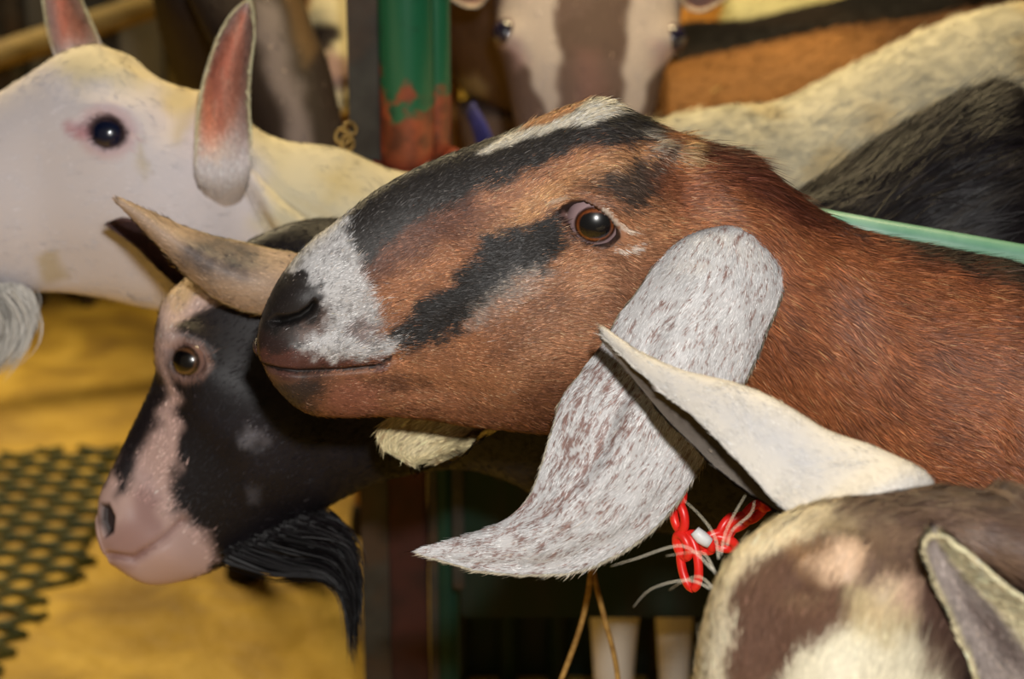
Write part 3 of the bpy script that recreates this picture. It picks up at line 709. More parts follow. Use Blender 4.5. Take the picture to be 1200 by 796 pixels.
bi = ear_cols((128, 100, 100), (70, 50, 50), [(170, 310), (215, 330), (220, 350), (190, 345)], 16)
rail_ear('ear', bgoat, [(236, 348, 1.645), (212, 338, 1.652), (186, 316, 1.655), (158, 288, 1.655), (136, 272, 1.655), (127, 264, 1.655)],
         [(240, 336, 1.66), (220, 322, 1.672), (196, 298, 1.675), (168, 276, 1.672), (142, 264, 1.664), (127, 263, 1.656)],
         [(244, 326, 1.645), (226, 306, 1.652), (200, 282, 1.655), (172, 264, 1.655), (146, 256, 1.655), (128, 262, 1.655)],
         .004, bi, bi, M_FUR, fur=5000, furlen=.004, furw=.0006, nu=80, nv=40, seed=7)
g = Geo()
def W3(l, d=0): return [P(a, b, DB + c + d) for a, b, c in l]
tuft2(g, W3([(352, 604, 0), (380, 612, 0), (402, 626, -.005), (414, 652, -.01), (420, 690, -.012), (417, 742, -.012)]), W3([(262, 640, 0), (318, 664, 0), (362, 668, -.004), (392, 682, -.01), (408, 718, -.012), (413, 786, -.012)]), 1500, .0022, .0007, (16, 13, 15), 3)
tuft2(g, W3([(366, 604, 0), (390, 612, -.01), (410, 628, -.01), (422, 650, -.01), (426, 668, -.01)]), W3([(350, 616, 0), (385, 628, -.01), (402, 640, -.01), (414, 656, -.01), (420, 676, -.01)]), 90, .003, .0005, (20, 16, 18), 4)
g.build('beard', M_FUR, bgoat)

# ------------------------------------------------------------------ white goat behind it
wgoat = thing('goat', 'white goat with a dark blue eye and upright pink-lined ears, cream back reaching right', 'goat', (0.55, 2.3, 0))
DW = 1.78
SW = [st((-192, 216), (-190, 250), .018, DW), st((-188, 190), (-180, 305), .028, DW), st((-150, 170), (-136, 330), .032, DW), st((-80, 143), (-66, 338), .037, DW),
      st((-30, 126), (-18, 341), .042, DW), st((4, 114), (20, 342), .047, DW), st((48, 87), (66, 343), .055, DW, lo=.85), st((86, 65), (116, 350), .062, DW, lo=.9), st((130, 60), (172, 362), .064, DW), st((183, 92), (226, 366), .063, DW),
      st((229, 108), (268, 354), .060, DW + .005), st((262, 112), (306, 330), .052, DW + .01), st((296, 148), (346, 345), .050, DW + .02), st((334, 167), (400, 372), .054, DW + .03), st((400, 177), (470, 410), .060, DW + .05),
      st((473, 204), (550, 450), .07, DW + .08), st((590, 205), (650, 500), .085, DW + .14), st((690, 175), (720, 560), .085, DW + .18), st((760, 150), (780, 600), .095, DW + .235),
      st((835, 134), (850, 640), .13, DW + .32), st((900, 128), (905, 640), .14, DW + .38), st((962, 99), (970, 620), .145, DW + .43), st((1060, 51), (1080, 600), .15, DW + .52), st((1130, 26), (1150, 580), .15, DW + .58),
      st((1210, 12), (1220, 560), .15, DW + .66), st((1290, 0), (1290, 530), .14, DW + .72), st((1350, 20), (1345, 480), .11, DW + .77)]
WL = Loft(SW, [.003] * 13 + [.006] * 13, 200, cap0=.008, cap1=.07)
WL.bump((126, 155), 46, 34, 10, .007); WL.bump((132, 128), 36, 14, 5, .005); WL.bump((250, 200), 40, 30, 0, .006)
WL.bump((175, 250), 90, 60, 20, .006); WL.bump((40, 200), 60, 40, 0, -.003); WL.bump((70, 310), 60, 24, 0, -.002); WL.bump((140, 85), 40, 14, 0, .004); WL.bump((205, 130), 22, 40, 10, -.005)
WL.groove([(284, 200), (292, 222), (306, 250), (320, 275), (330, 300)], 6, .010)
WL.groove([(300, 196), (330, 232), (372, 254), (400, 270)], 9, .007)
WL.bump((320, 245), 20, 34, -42, .009)
WL.refresh()
weye, weyn, _ = WL.at(127, 155)
WEYE = [(103, 150), (108, 142), (118, 137), (131, 138), (142, 145), (149, 155), (146, 165), (138, 171), (125, 173), (113, 168), (105, 159)]
WL.groove([(92, 146), (106, 135), (126, 130), (146, 138), (158, 155)], 4, .003)
WL.pit(WEYE, 3, .0085); WL.refresh()
def white_paint(R, x, strand):
    p = x[:, :2] + np.stack([vn(x[:, :2], .05, 71) - .5, vn(x[:, :2], .05, 72) - .5], 1) * 16
    one = np.ones(len(p)); c = np.broadcast_to(lin((224, 216, 218)), (len(p), 3)).copy()
    c = mix(c, (222, 206, 150), mask(p, [(60, 66), (130, 36), (240, 86), (330, 150), (330, 200), (296, 175), (240, 140), (200, 120), (160, 100), (90, 100)], 18) * .7)  # warm overhead light put into the colour along poll and crest
    c = mix(c, (206, 186, 120), mask(p, [(196, 78), (228, 92), (222, 150), (206, 170), (190, 120)], 12) * .5)
    c = mix(c, (226, 214, 176), sstep(280, 330, p[:, 0]) * .9); c = mix(c, (228, 222, 200), sstep(740, 800, p[:, 0]) * .8)
    c = mix(c, (206, 180, 104), mask(p, [(370, 200), (410, 196), (420, 230), (390, 240)], 18) * .5)
    c = mix(c, (190, 168, 110), mask(p, [(36, 300), (66, 296), (78, 326), (52, 338)], 8) * .6)
    c = mix(c, (196, 176, 124), mask(p, [(160, 165), (172, 186), (166, 210), (156, 195)], 8) * .5)
    c = mix(c, (212, 170, 80), mask(x[:, :2] + rng.normal(0, 3, (len(p), 2)) * strand, [(1000, 130), (1034, 128), (1040, 160), (1010, 164)], 16) * .35)
    c = mix(c, (200, 168, 96), (vn(R, 16, 75) > .68) * .4 * sstep(700, 800, p[:, 0]))
    q = x[:, :2]; dd = sdpoly(q, WEYE)
    c = mix(c, (204, 164, 168), (1 - sstep(5, 20, dd)) * .6)
    c = mix(c, (196, 140, 148), mask(p, [(76, 148), (106, 142), (108, 160), (88, 158)], 6) * .8)
    c = mix(c, (60, 42, 44), (1 - sstep(1, 4, dd)) * .85)
    c = mix(c, (120, 100, 70), (distline(q, [(284, 200), (292, 222), (306, 250), (320, 275)]) < 3) * .35 * one)
    return c
geo = Geo(); WL.surf(geo, white_paint, .96)
hairs(geo, WL.G, WL.N, WL.T, WL.aux(), True, 130000, white_paint, lambda R, x: .006 + .016 * sstep(600, 760, x[:, 0]), .0013, lift=.14, pale=0,
      dens=lambda Pm, x: (sdpoly(x[..., :2], WEYE) > 4) * (.03 + (x[..., 0] > -60) * (x[..., 0] < 1280)) * np.where(x[..., 2] > -.2, 1, .3), jit=.3, bright=.07)
for px_, s_ in ((770, -1), (850, 1)):
    pass
a0 = P(727, 796, 2.16)
def wleg(px, y, topz, hind=False):
    dd_ = (y + 0.0) ; X = (px - 600) / F * (y * CS + 0.95 * SN)
    leg(geo, (X + .01, y, topz), (X, y, 0), (222, 214, 202), .06, hind=hind)
wleg(728, 1.99, .66); wleg(800, 2.13, .66); leg(geo, (.56, 2.33, .66), (.60, 2.33, 0), (222, 214, 202), .07, hind=True); leg(geo, (.72, 2.46, .66), (.76, 2.46, 0), (222, 214, 202), .07, hind=True)
add_tube(geo, [(.78, 2.46, .87), (.84, 2.5, .9), (.88, 2.54, .84)], [.022, .03, .008], lin((222, 212, 180)))
geo.build('body', M_FURM, wgoat)
place_eyes(wgoat, WL, weye, weyn, .0165, .0012, pupil=(14, 22, 46), iris=(70, 52, 58), white=(150, 120, 124), irx=.86, iry=.82, pux=.72, puy=.62)
wout = ear_cols((224, 212, 196), (224, 212, 196), [(0, 0), (1, 0), (1, 1)], 4)
def pink(poly):
    def f(R, x, strand):
        p = x[:, :2] + (rng.normal(0, 2.5, x[:, :2].shape) if strand else 0)
        c = np.broadcast_to(lin((222, 190, 182)), (len(p), 3)).copy()
        c = mix(c, (216, 146, 120), mask(p, poly, 9) * .9)
        c = mix(c, (208, 118, 92), mask(p, poly, 9) * (vn(p * np.array([1, .3]), .12, 81) > .55) * .5)
        c = mix(c, (226, 216, 214), 1 - sstep(.12, .34, x[:, 3]))
        return mix(c, (226, 212, 170), (1 - sstep(.0, .07, np.minimum(x[:, 2], 1 - x[:, 2]))) * sstep(.1, .3, x[:, 3]))
    return f
# upright ears: rails run from the base to the tip, hollow side to the camera
rail_ear('ear', wgoat, [(242, 236, 1.74), (230, 206, 1.702), (229, 160, 1.700), (233, 115, 1.708), (243, 75, 1.722), (256, 40, 1.724), (274, 12, 1.728), (290, 0, 1.735)],
         [(262, 240, 1.735), (262, 206, 1.700), (262, 160, 1.715), (264, 115, 1.738), (270, 75, 1.752), (280, 42, 1.748), (288, 16, 1.742), (292, 0, 1.737)],
         [(284, 232, 1.74), (293, 200, 1.706), (295, 160, 1.698), (293, 125, 1.702), (294, 85, 1.712), (298, 48, 1.718), (298, 16, 1.728), (294, 0, 1.736)],
         .0045, pink([(234, 180), (232, 120), (242, 80), (258, 45), (278, 12), (292, 16), (292, 60), (286, 110), (280, 140), (262, 168), (248, 188)]), pink([(234, 180), (232, 120), (242, 80), (258, 45), (278, 12), (292, 16), (292, 60), (286, 110), (280, 140), (262, 168), (248, 188)]), M_FURM, fur=9000, furlen=.005, furw=.0009, seed=8)
pk2 = pink([(66, 68), (68, 40), (62, 10), (60, -20), (76, -20), (92, 10), (110, 50), (108, 62)])
rail_ear('ear', wgoat, [(72, 100, 1.85), (64, 66, 1.85), (56, 40, 1.85), (50, 5, 1.85), (48, -30, 1.852), (52, -62, 1.855), (62, -84, 1.858)],
         [(96, 96, 1.868), (90, 66, 1.87), (82, 38, 1.872), (74, 5, 1.872), (66, -28, 1.868), (62, -60, 1.864), (63, -85, 1.859)],
         [(128, 84, 1.84), (120, 56, 1.835), (108, 26, 1.832), (96, -2, 1.835), (84, -34, 1.842), (74, -66, 1.85), (64, -85, 1.858)],
         .0045, pk2, pk2, M_FURM, fur=5000, furlen=.005, furw=.0009, seed=9)
g = Geo()
tuft2(g, [P(*q, DW) for q in ((-40, 332), (-20, 350), (-10, 380), (-16, 410), (-30, 440))], [P(*q, DW) for q in ((22, 334), (34, 352), (38, 378), (26, 408), (-2, 438))], 800, .0045, .0008, (226, 220, 210), 5, bright=.1)
g.build('beard', M_FURM, wgoat)
# ------------------------------------------------------------------ goat whose head is in the lower right corner
fgoat = thing('goat', 'brown and cream goat seen from above in the lower right corner, pale ears pricked', 'goat', (0.8, 0.86, 0))
LF = unit(np.array([-.10, -.70, .62]))
def sf(l, r, w, d, L=LF, lo=1.0):
    a = P(l[0], l[1], d); b = P(r[0], r[1], d); C = (a + b) / 2; V = (a - b) / 2; Ln = L - V * (L @ V) / (V @ V)
    return wst(C, V, unit(Ln) * w, 2.1)
SF = [sf((800, 1150), (930, 1165), .026, .98), sf((792, 1100), (948, 1120), .034, .985), sf((790, 1030), (985, 1065), .040, .995), sf((796, 950), (1030, 1000), .046, 1.01), sf((806, 870), (1075, 930), .054, 1.025), sf((815, 795), (1110, 860), .060, 1.04),
      sf((826, 730), (1130, 800), .064, 1.055), sf((852, 664), (1150, 745), .064, 1.07), sf((895, 618), (1165, 715), .060, 1.08), sf((950, 592), (1190, 720), .058, 1.085), sf((1020, 578), (1215, 760), .060, 1.085),
      sf((1090, 572), (1260, 810), .068, 1.08), sf((1150, 578), (1310, 860), .078, 1.075), sf((1230, 590), (1370, 920), .09, 1.06)]
c0 = np.array([.46, .86, .70]); c1 = np.array([1.15, .80, .68])
SF2 = torso(c0, c1, .18, .13)
for q in SF2: q['V'], q['L'] = q['V'], q['L']
FL = Loft(SF + SF2, [.002] * 11 + [.005] * 3 + [.015] * 7, 240, cap0=.012, cap1=.06)
# this loft has its profile in V (left to right), so near/px are taken from the true surface
FL.px = proj(FL.G); FL.near = FL.G
def fbump(c, rx, ry, ang, amp):
    a = math.radians(ang); dx = FL.px[..., 0] - c[0]; dy = FL.px[..., 1] - c[1]
    u = (dx * math.cos(a) + dy * math.sin(a)) / rx; v = (-dx * math.sin(a) + dy * math.cos(a)) / ry
    FL.G = FL.G + FL.N * (np.exp(-(u * u + v * v)) * (FL.N @ np.array([0, -CS, SN]) > -.1) * amp)[..., None]
fbump((985, 650), 34, 24, 20, .010); fbump((1045, 690), 26, 22, 20, .006); fbump((1010, 760), 60, 60, 0, .006)
fbump((900, 770), 40, 60, 0, -.004); fbump((860, 700), 26, 60, 15, .004); fbump((935, 690), 30, 24, 0, -.004)
FL.refresh()
def front_paint(R, x, strand):
    p = x[:, :2] + np.stack([vn(x[:, :2], .045, 91) - .5, vn(x[:, :2], .045, 92) - .5], 1) * 12
    if strand: p = p + rng.normal(0, 4, p.shape)
    one = np.ones(len(p)); c = np.broadcast_to(lin((92, 72, 62)), (len(p), 3)).copy()
    c = mix(c, (122, 98, 78), (vn(p, .035, 95) > .55) * .4 * one)
    c = mix(c, (224, 208, 176), mask(p, [(760, 900), (770, 700), (820, 620), (880, 584), (965, 592), (980, 626), (930, 638), (888, 660), (866, 694), (854, 745), (846, 820), (846, 900)], 6))
    c = mix(c, (92, 66, 52), mask(p, [(866, 700), (894, 662), (935, 646), (980, 660), (1000, 700), (1000, 735), (955, 765), (920, 800), (890, 900), (850, 900), (856, 770)], 8))
    c = mix(c, (146, 112, 78), mask(p, [(920, 640), (990, 650), (1010, 690), (960, 690), (930, 670)], 12) * .7)
    c = mix(c, (206, 172, 140), mask(p, [(940, 662), (972, 656), (998, 644), (1010, 656), (1000, 686), (965, 690)], 8) * .85)
    c = mix(c, (206, 172, 146), mask(p, [(1008, 700), (1040, 690), (1072, 696), (1070, 740), (1014, 742)], 12) * .65)
    c = mix(c, (214, 204, 176), mask(p, [(915, 800), (940, 765), (1000, 740), (1050, 745), (1090, 790), (1110, 830), (1060, 1000), (920, 1000), (890, 850)], 12) * .92)
    c = mix(c, (186, 168, 128), mask(p, [(985, 690), (1040, 700), (1070, 750), (1040, 770), (990, 750)], 12) * .7)
    c = mix(c, (96, 72, 60), mask(p, [(1070, 775), (1100, 782), (1112, 810), (1075, 812)], 8) * .8)
    c = mix(c, (70, 50, 42), mask(p, [(1065, 670), (1095, 668), (1120, 740), (1140, 800), (1100, 790), (1076, 730)], 10) * .85)
    c = mix(c, (150, 134, 110), mask(p, [(935, 600), (1000, 610), (1010, 640), (975, 645), (945, 625)], 9) * .7)
    c = mix(c, (88, 70, 60), sstep(1300, 1400, p[:, 0]))
    return c
geo = Geo(); FL.surf(geo, front_paint)
hairs(geo, FL.G, FL.N, FL.T, FL.aux(), True, 190000, front_paint, lambda R, x: .0042 + .003 * (vn(R, 30, 97)) + .005 * sstep(1020, 1080, x[:, 0]) , .00055, lift=.22, pale=.03, palec=(210, 190, 160),
      dens=lambda Pm, x: .04 + (x[..., 0] < 1290) * (x[..., 1] < 900), jit=.32, bright=.2)
four_legs(geo, c0 + np.array([.03, 0, 0]), c1, .18, .12, (104, 84, 70))
add_tube(geo, [(1.2, .80, .80), (1.26, .80, .83), (1.3, .80, .78)], [.02, .03, .008], lin((90, 72, 60)))
# long pale whiskers on the brow
rw = np.random.default_rng(12)
for a, b, c, e in (((835, 668), (800, 640), (745, 655), (716, 664)), ((832, 690), (806, 680), (764, 690), (742, 712)), ((842, 655), (838, 630), (822, 606), (800, 585)),
                   ((838, 672), (826, 650), (806, 648), (780, 652)), ((845, 650), (850, 625), (862, 600), (874, 580)), ((836, 690), (820, 676), (800, 682), (784, 692)), ((852, 640), (858, 622), (880, 602), (884, 586))):
    pts = [P(*a, 1.06), P(*b, 1.07), P(*c, 1.085), P(*e, 1.1)]
    add_tube(geo, pts, [.00032, .00028, .0002, .0001], lin((225, 220, 205)), 5, .004)
geo.build('body', M_FUR, fgoat)
fo = ear_cols((214, 208, 199), (196, 196, 200), [(780, 440), (900, 490), (980, 540), (960, 580), (860, 500)], 30, rim=None)
fi = ear_cols((120, 112, 104), (70, 62, 58), [(740, 430), (840, 520), (920, 600), (800, 500)], 20)
rail_ear('ear', fgoat, [(990, 640, 1.100), (952, 622, 1.062), (934, 606, 1.078), (904, 583, 1.094), (866, 541, 1.111), (826, 499, 1.129), (786, 467, 1.150), (744, 430, 1.173), (708, 394, 1.197)],
         [(1062, 608, 1.115), (1090, 566, 1.088), (1032, 531, 1.102), (968, 508, 1.116), (914, 476, 1.130), (866, 455, 1.145), (797, 438, 1.163), (748, 416, 1.181), (705, 386, 1.200)],
         [(1004, 645, 1.135), (975, 640, 1.125), (930, 612, 1.140), (880, 580, 1.152), (838, 548, 1.164), (812, 522, 1.173), (780, 490, 1.183), (742, 444, 1.193), (706, 400, 1.203)],
         .0042, fo, fi, M_FUR, fur=46000, furlen=.0034, furw=.00045, nu=160, nv=90, seed=10, edge=fo)
fo2 = ear_cols((226, 212, 168), (226, 212, 168), [(0, 0), (1, 0), (1, 1)], 5)
fi2 = ear_cols((150, 138, 132), (84, 70, 66), [(1120, 690), (1180, 730), (1220, 800), (1160, 760)], 14, rim=(230, 214, 168))
fi2b = fi2
def fi2(R, x, strand):
    return mix(fi2b(R, x, strand), (230, 216, 176), sstep(.66, .78, 1 - x[:, 2]))
rail_ear('ear', fgoat, [(1155, 830, 1.03), (1138, 780, 1.015), (1118, 735, 1.003), (1100, 695, .994), (1085, 660, .987), (1081, 640, .983), (1090, 626, .982)],
         [(1205, 812, 1.03), (1182, 772, 1.018), (1158, 730, 1.008), (1132, 692, .999), (1108, 656, .992), (1097, 636, .988), (1094, 624, .982)],
         [(1300, 790, 1.01), (1255, 745, .995), (1215, 712, .985), (1175, 682, .978), (1136, 648, .976), (1112, 630, .978), (1097, 625, .982)],
         .0045, fi2, fo2, M_FUR, fur=16000, furlen=.0055, furw=.0008, nu=100, nv=60, seed=11)
# ------------------------------------------------------------------ goat facing the camera, brown with white stripes
sgoat = thing('goat', 'grey brown goat facing the camera with two white face stripes and violet eyes', 'goat', (0.25, 2.9, 0))
LS = unit(np.array([0.02, -.86, .45]))
DS = 2.30
def sg(l, r, w, d):
    a = P(l[0], l[1], d); b = P(r[0], r[1], d); C = (a + b) / 2; V = (a - b) / 2; Ln = LS - V * (LS @ V) / (V @ V)
    return wst(C, V, unit(Ln) * w, 2.3)
SS = [sg((652, 330), (716, 328), .022, DS - .03), sg((636, 300), (734, 298), .032, DS - .03), sg((626, 250), (742, 248), .038, DS - .02), sg((616, 200), (752, 198), .044, DS - .015), sg((604, 150), (764, 148), .052, DS - .01), sg((594, 95), (776, 92), .060, DS),
      sg((584, 45), (790, 42), .066, DS + .02), sg((577, 0), (800, -4), .068, DS + .04), sg((584, -50), (798, -55), .066, DS + .07), sg((612, -85), (776, -90), .06, DS + .12)]
SS += [wst([.07, 2.36, 1.07], [-.075, 0, .01], [0, .04, .09], 2), wst([.04, 2.48, .99], [-.09, 0, 0], [0, .05, .12], 2), wst([.025, 2.62, .92], [-.115, 0, 0], [0, .05, .15], 2), wst([.015, 2.78, .86], [-.125, 0, 0], [0, .03, .18], 2), wst([.012, 3.0, .80], [-.125, 0, 0], [0, 0, .2], 2), wst([.012, 3.3, .78], [-.12, 0, 0], [0, 0, .2], 2), wst([.012, 3.5, .8], [-.10, 0, 0], [0, 0, .16], 2)]
SL = Loft(SS, [.005] * 9 + [.02] * 7, 120, cap0=.012, cap1=.05)
SL.px = proj(SL.G); SL.near = SL.G
fr = (SL.N @ np.array([0, -CS, SN]) > -.1)
for c_, rx_, ry_, am in (((598, 42), 18, 20, .010), ((783, 46), 18, 20, .010), ((690, 60), 30, 90, .003), ((635, 160), 16, 50, -.004), ((745, 160), 16, 50, -.004)):
    SL.G = SL.G + SL.N * (np.exp(-((SL.px[..., 0] - c_[0]) / rx_) ** 2 - ((SL.px[..., 1] - c_[1]) / ry_) ** 2) * fr * am)[..., None]
SL.refresh()
def stripe_paint(R, x, strand):
    p = x[:, :2] + np.stack([vn(x[:, :2], .06, 101) - .5, vn(x[:, :2], .06, 102) - .5], 1) * 10 + (rng.normal(0, 2, x[:, :2].shape) if strand else 0)
    c = np.broadcast_to(lin((122, 100, 92)), (len(p), 3)).copy()
    c = mix(c, (104, 84, 74), (vn(R, 18, 105) > .5) * .5 * np.ones(len(p)))
    f = sstep(-.2, .2, x[:, 3] * 0 + 1)
    c = mix(c, (216, 200, 192), mask(p, [(588, -40), (634, -60), (650, 0), (656, 60), (654, 130), (650, 200), (636, 200), (638, 130), (622, 90), (604, 62), (588, 50)], 5) * (R[:, 1] < 2.31))
    c = mix(c, (216, 200, 192), mask(p, [(742, -60), (798, -50), (806, 10), (796, 52), (770, 80), (756, 110), (744, 160), (742, 200), (730, 200), (728, 120), (732, 60), (738, 0)], 5) * (R[:, 1] < 2.31))
    c = mix(c, (206, 200, 196), mask(x[:, :2], [(536, 94), (558, 88), (572, 100), (570, 112), (545, 112)], 6) * .8)
    c = mix(c, (150, 112, 104), mask(p, [(676, 60), (700, 60), (712, 130), (700, 180), (676, 180)], 14) * .6)
    c = mix(c, (216, 178, 176), mask(p, [(592, 50), (612, 46), (622, 76), (604, 80)], 8) * .6)
    c = mix(c, (216, 178, 176), mask(p, [(764, 50), (784, 54), (780, 76), (762, 76)], 8) * .6)
    return c
geo = Geo(); SL.surf(geo, stripe_paint)
hairs(geo, SL.G, SL.N, SL.T, SL.aux(), True, 14000, stripe_paint, lambda R, x: .007, .0016, lift=.3, dens=lambda Pm, x: 1.0 * (x[..., 1] > -120), jit=.4, bright=.15)
for X_, Y_ in ((-.02, 2.8), (.10, 2.8), (-.02, 3.42), (.10, 3.42)):
    leg(geo, (X_, Y_, .68), (X_, Y_, 0), (120, 100, 88), .055, hind=Y_ > 3)
geo.build('body', M_FURM, sgoat)
def surf_at(Lf, px, py):
    d = (Lf.px[..., 0] - px) ** 2 + (Lf.px[..., 1] - py) ** 2 + (Lf.N @ np.array([0, -CS, SN]) < 0.0) * 1e6
    k = np.unravel_index(np.argmin(d), d.shape); return Lf.G[k], Lf.N[k]
for ex in ((597, 40), (783, 45)):
    g_, n_ = surf_at(SL, *ex); n_ = unit(n_ + np.array([0, -.6, .1]))
    eyeball('eye', sgoat, g_ - n_ * .008, n_, .0165, pupil=(30, 26, 48), iris=(62, 50, 72), white=(110, 84, 90), irx=.86, iry=.8, pux=.7, puy=.5)
seo = ear_cols((190, 150, 140), (190, 150, 140), [(0, 0), (1, 0), (1, 1)], 5, rim=(216, 206, 186))
rail_ear('ear', sgoat, [(584, -20, DS), (572, -4, DS), (560, 8, DS), (540, 6, DS), (520, -10, DS), (505, -34, DS)], [(588, -35, DS + .03), (572, -22, DS + .03), (556, -16, DS + .03), (538, -18, DS + .03), (520, -24, DS + .02), (504, -36, DS)],
         [(592, -55, DS), (574, -46, DS), (556, -42, DS), (538, -38, DS), (520, -38, DS), (504, -38, DS)], .006, seo, seo, M_FURM, fur=1500, furlen=.006, furw=.0015, nu=50, nv=30, seed=21)
rail_ear('ear', sgoat, [(794, -5, DS), (806, 10, DS), (822, 14, DS), (842, 4, DS), (862, -14, DS), (880, -34, DS)], [(794, -25, DS + .03), (808, -12, DS + .03), (824, -10, DS + .03), (842, -16, DS + .03), (862, -26, DS + .02), (880, -36, DS)],
         [(790, -50, DS), (808, -44, DS), (824, -42, DS), (842, -40, DS), (862, -40, DS), (880, -38, DS)], .006, seo, seo, M_FURM, fur=1500, furlen=.006, furw=.0015, nu=50, nv=30, seed=22)
# ------------------------------------------------------------------ helpers for the goats further back
def plain_paint(cols, seed, extra=None):
    def f(R, x, strand):
        c = np.broadcast_to(lin(cols[0]), (len(R), 3)).copy()
        c = mix(c, cols[1], sstep(.4, .65, vn(R * np.array([.5, 1, 2]), 14, seed)) * .7)
        if extra is not None: c = extra(c, R, x)
        return c
    return f
def back_goat(label, Ts, Bs, ws, ds, cols, seed, legc, neckend=None, count=9000, furlen=.016, extra=None, cat='goat'):
    s = [st(t, b, w, d) for t, b, w, d in zip(Ts, Bs, ws, ds)]
    Lf = Loft(s, .012, 110, cap0=.035, cap1=.09)
    c0, c1 = s[0]['C'], s[-1]['C']; m = (c0 + c1) / 2
    root = thing('goat', label, cat, (m[0], m[1], 0))
    pf = plain_paint(cols, seed, extra)
    g = Geo(); Lf.surf(g, pf)
    hairs(g, Lf.G, Lf.N, Lf.T, Lf.aux(), True, count, pf, lambda R, x: furlen, .0022, lift=.3, jit=.4, bright=.22, seed=seed, pale=.01)
    d = unit((c1 - c0) * np.array([1, 1, 0])); Lx = np.array([d[1], -d[0], 0])
    for t, hd in ((.08, False), (.92, True)):
        for sg_ in (-1, 1):
            p_ = c0 + (c1 - c0) * t + Lx * ws[1] * .55 * sg_; p_[2] -= .08
            leg(g, p_, (p_[0], p_[1], 0), legc, .06, hind=hd)
    return root, g, Lf
# brown back
r_, g, Lf = back_goat('tan brown goat back between the cream back and the black back band', [(784, 78), (810, 71), (870, 58), (965, 38), (1053, 27), (1130, 14), (1230, 0)], [(790, 330), (812, 350), (870, 350), (965, 340), (1053, 330), (1130, 320), (1230, 310)], [.12, .14, .15, .155, .155, .15, .12], [2.72, 2.74, 2.76, 2.78, 2.8, 2.82, 2.84],
          ((158, 110, 62), (112, 74, 42)), 121, (110, 76, 46), extra=lambda c, R, x: mix(c, (62, 40, 28), sstep(960, 1090, x[:, 0]) * sstep(.5, .9, x[:, 3]) * .8))
neck = [(745, 190), (715, 180), (690, 190)]
g.build('body', M_FURM, r_)
r_, g, Lf = back_goat('black goat back running as a dark band behind the tan brown back', [(792, 33), (815, 30), (870, 27), (940, 12), (1010, -4), (1100, -20)], [(792, 300), (815, 300), (870, 300), (940, 290), (1010, 280), (1100, 270)], [.12, .14, .15, .15, .15, .12], [3.1, 3.12, 3.14, 3.16, 3.18, 3.2],
          ((26, 22, 20), (44, 34, 26)), 122, (30, 26, 22)); g.build('body', M_FURM, r_)
r_, g, Lf = back_goat('cream goat back at the top edge above the black band', [(858, -6), (890, -14), (960, -24), (1040, -40)], [(858, 250), (890, 250), (960, 250), (1040, 240)], [.12, .15, .15, .13], [3.5, 3.5, 3.5, 3.5],
          ((222, 214, 160), (206, 190, 120)), 123, (216, 204, 160)); g.build('body', M_FURM, r_)
r_, g, Lf = back_goat('orange tan goat back near the top edge beside the pink ear', [(796, 12), (812, 8), (840, 10), (880, 4)], [(796, 250), (812, 250), (840, 250), (880, 250)], [.12, .13, .13, .12], [3.92, 3.92, 3.92, 3.92],
          ((216, 152, 66), (180, 120, 50)), 124, (190, 130, 60)); g.build('body', M_FURM, r_)
# ------------------------------------------------------------------ cream muzzle goat, left of the post
cgoat = thing('goat', 'tan goat with a cream muzzle and black nose peering from behind the green post', 'goat', (-.3, 2.75, 0))
DC = 2.3
def sc(l, r, w, d, L=(0.05, -.9, .3)):
    a = P(l[0], l[1], d); b = P(r[0], r[1], d); C = (a + b) / 2; V = (a - b) / 2; L = np.array(L); Ln = L - V * (L @ V) / (V @ V)
    return wst(C, V, unit(Ln) * w, 2.3)
CL_ = Loft([sc((380, 120), (424, 122), .02, DC - .07), sc((362, 104), (434, 106), .030, DC - .065), sc((354, 75), (440, 76), .036, DC - .05), sc((354, 35), (442, 34), .040, DC - .02), sc((356, 0), (446, -4), .046, DC + .01), sc((346, -50), (460, -50), .055, DC + .05), sc((330, -120), (478, -120), .068, DC + .1), sc((340, -175), (470, -175), .06, DC + .15)]
           + [wst([-.18, 2.52, .98], [-.065, 0, 0], [0, .05, .09]), wst([-.185, 2.68, .88], [-.07, 0, 0], [0, .05, .14]), wst([-.185, 2.9, .80], [-.07, 0, 0], [0, 0, .19]), wst([-.185, 3.3, .80], [-.07, 0, 0], [0, 0, .19]), wst([-.185, 3.5, .82], [-.06, 0, 0], [0, 0, .15])], .006, 90, cap0=.015, cap1=.05)
CL_.px = proj(CL_.G); CL_.near = CL_.G
CL_.G = CL_.G - CL_.N * (np.exp(-(distline(CL_.px, [(366, 92), (384, 104), (402, 100), (420, 100)]) / 4) ** 2) * .006)[..., None]; CL_.refresh()
def cream_paint(R, x, strand):
    p = x[:, :2] + np.stack([vn(x[:, :2], .08, 131) - .5, vn(x[:, :2], .08, 132) - .5], 1) * 8
    c = np.broadcast_to(lin((176, 128, 66)), (len(p), 3)).copy()
    f = (R[:, 1] < 2.3)
    c = mix(c, (228, 214, 172), mask(p, [(340, 130), (346, 60), (356, 10), (372, -40), (440, -40), (450, 140)], 8) * f)
    c = mix(c, (196, 140, 78), mask(p, [(330, -10), (362, -20), (358, 20), (350, 60), (338, 60)], 8) * .9 * f)
    c = mix(c, (42, 32, 30), mask(p, [(358, 40), (372, 27), (396, 30), (402, 44), (392, 58), (364, 66)], 5) * f)
    c = mix(c, (164, 128, 122), mask(p, [(366, 66), (388, 60), (440, 82), (440, 96), (400, 106), (374, 100)], 7) * .9 * f)
    return c
g = Geo(); CL_.surf(g, cream_paint)
hairs(g, CL_.G, CL_.N, CL_.T, CL_.aux(), True, 9000, cream_paint, lambda R, x: .007, .0018, lift=.3, jit=.4, bright=.12)
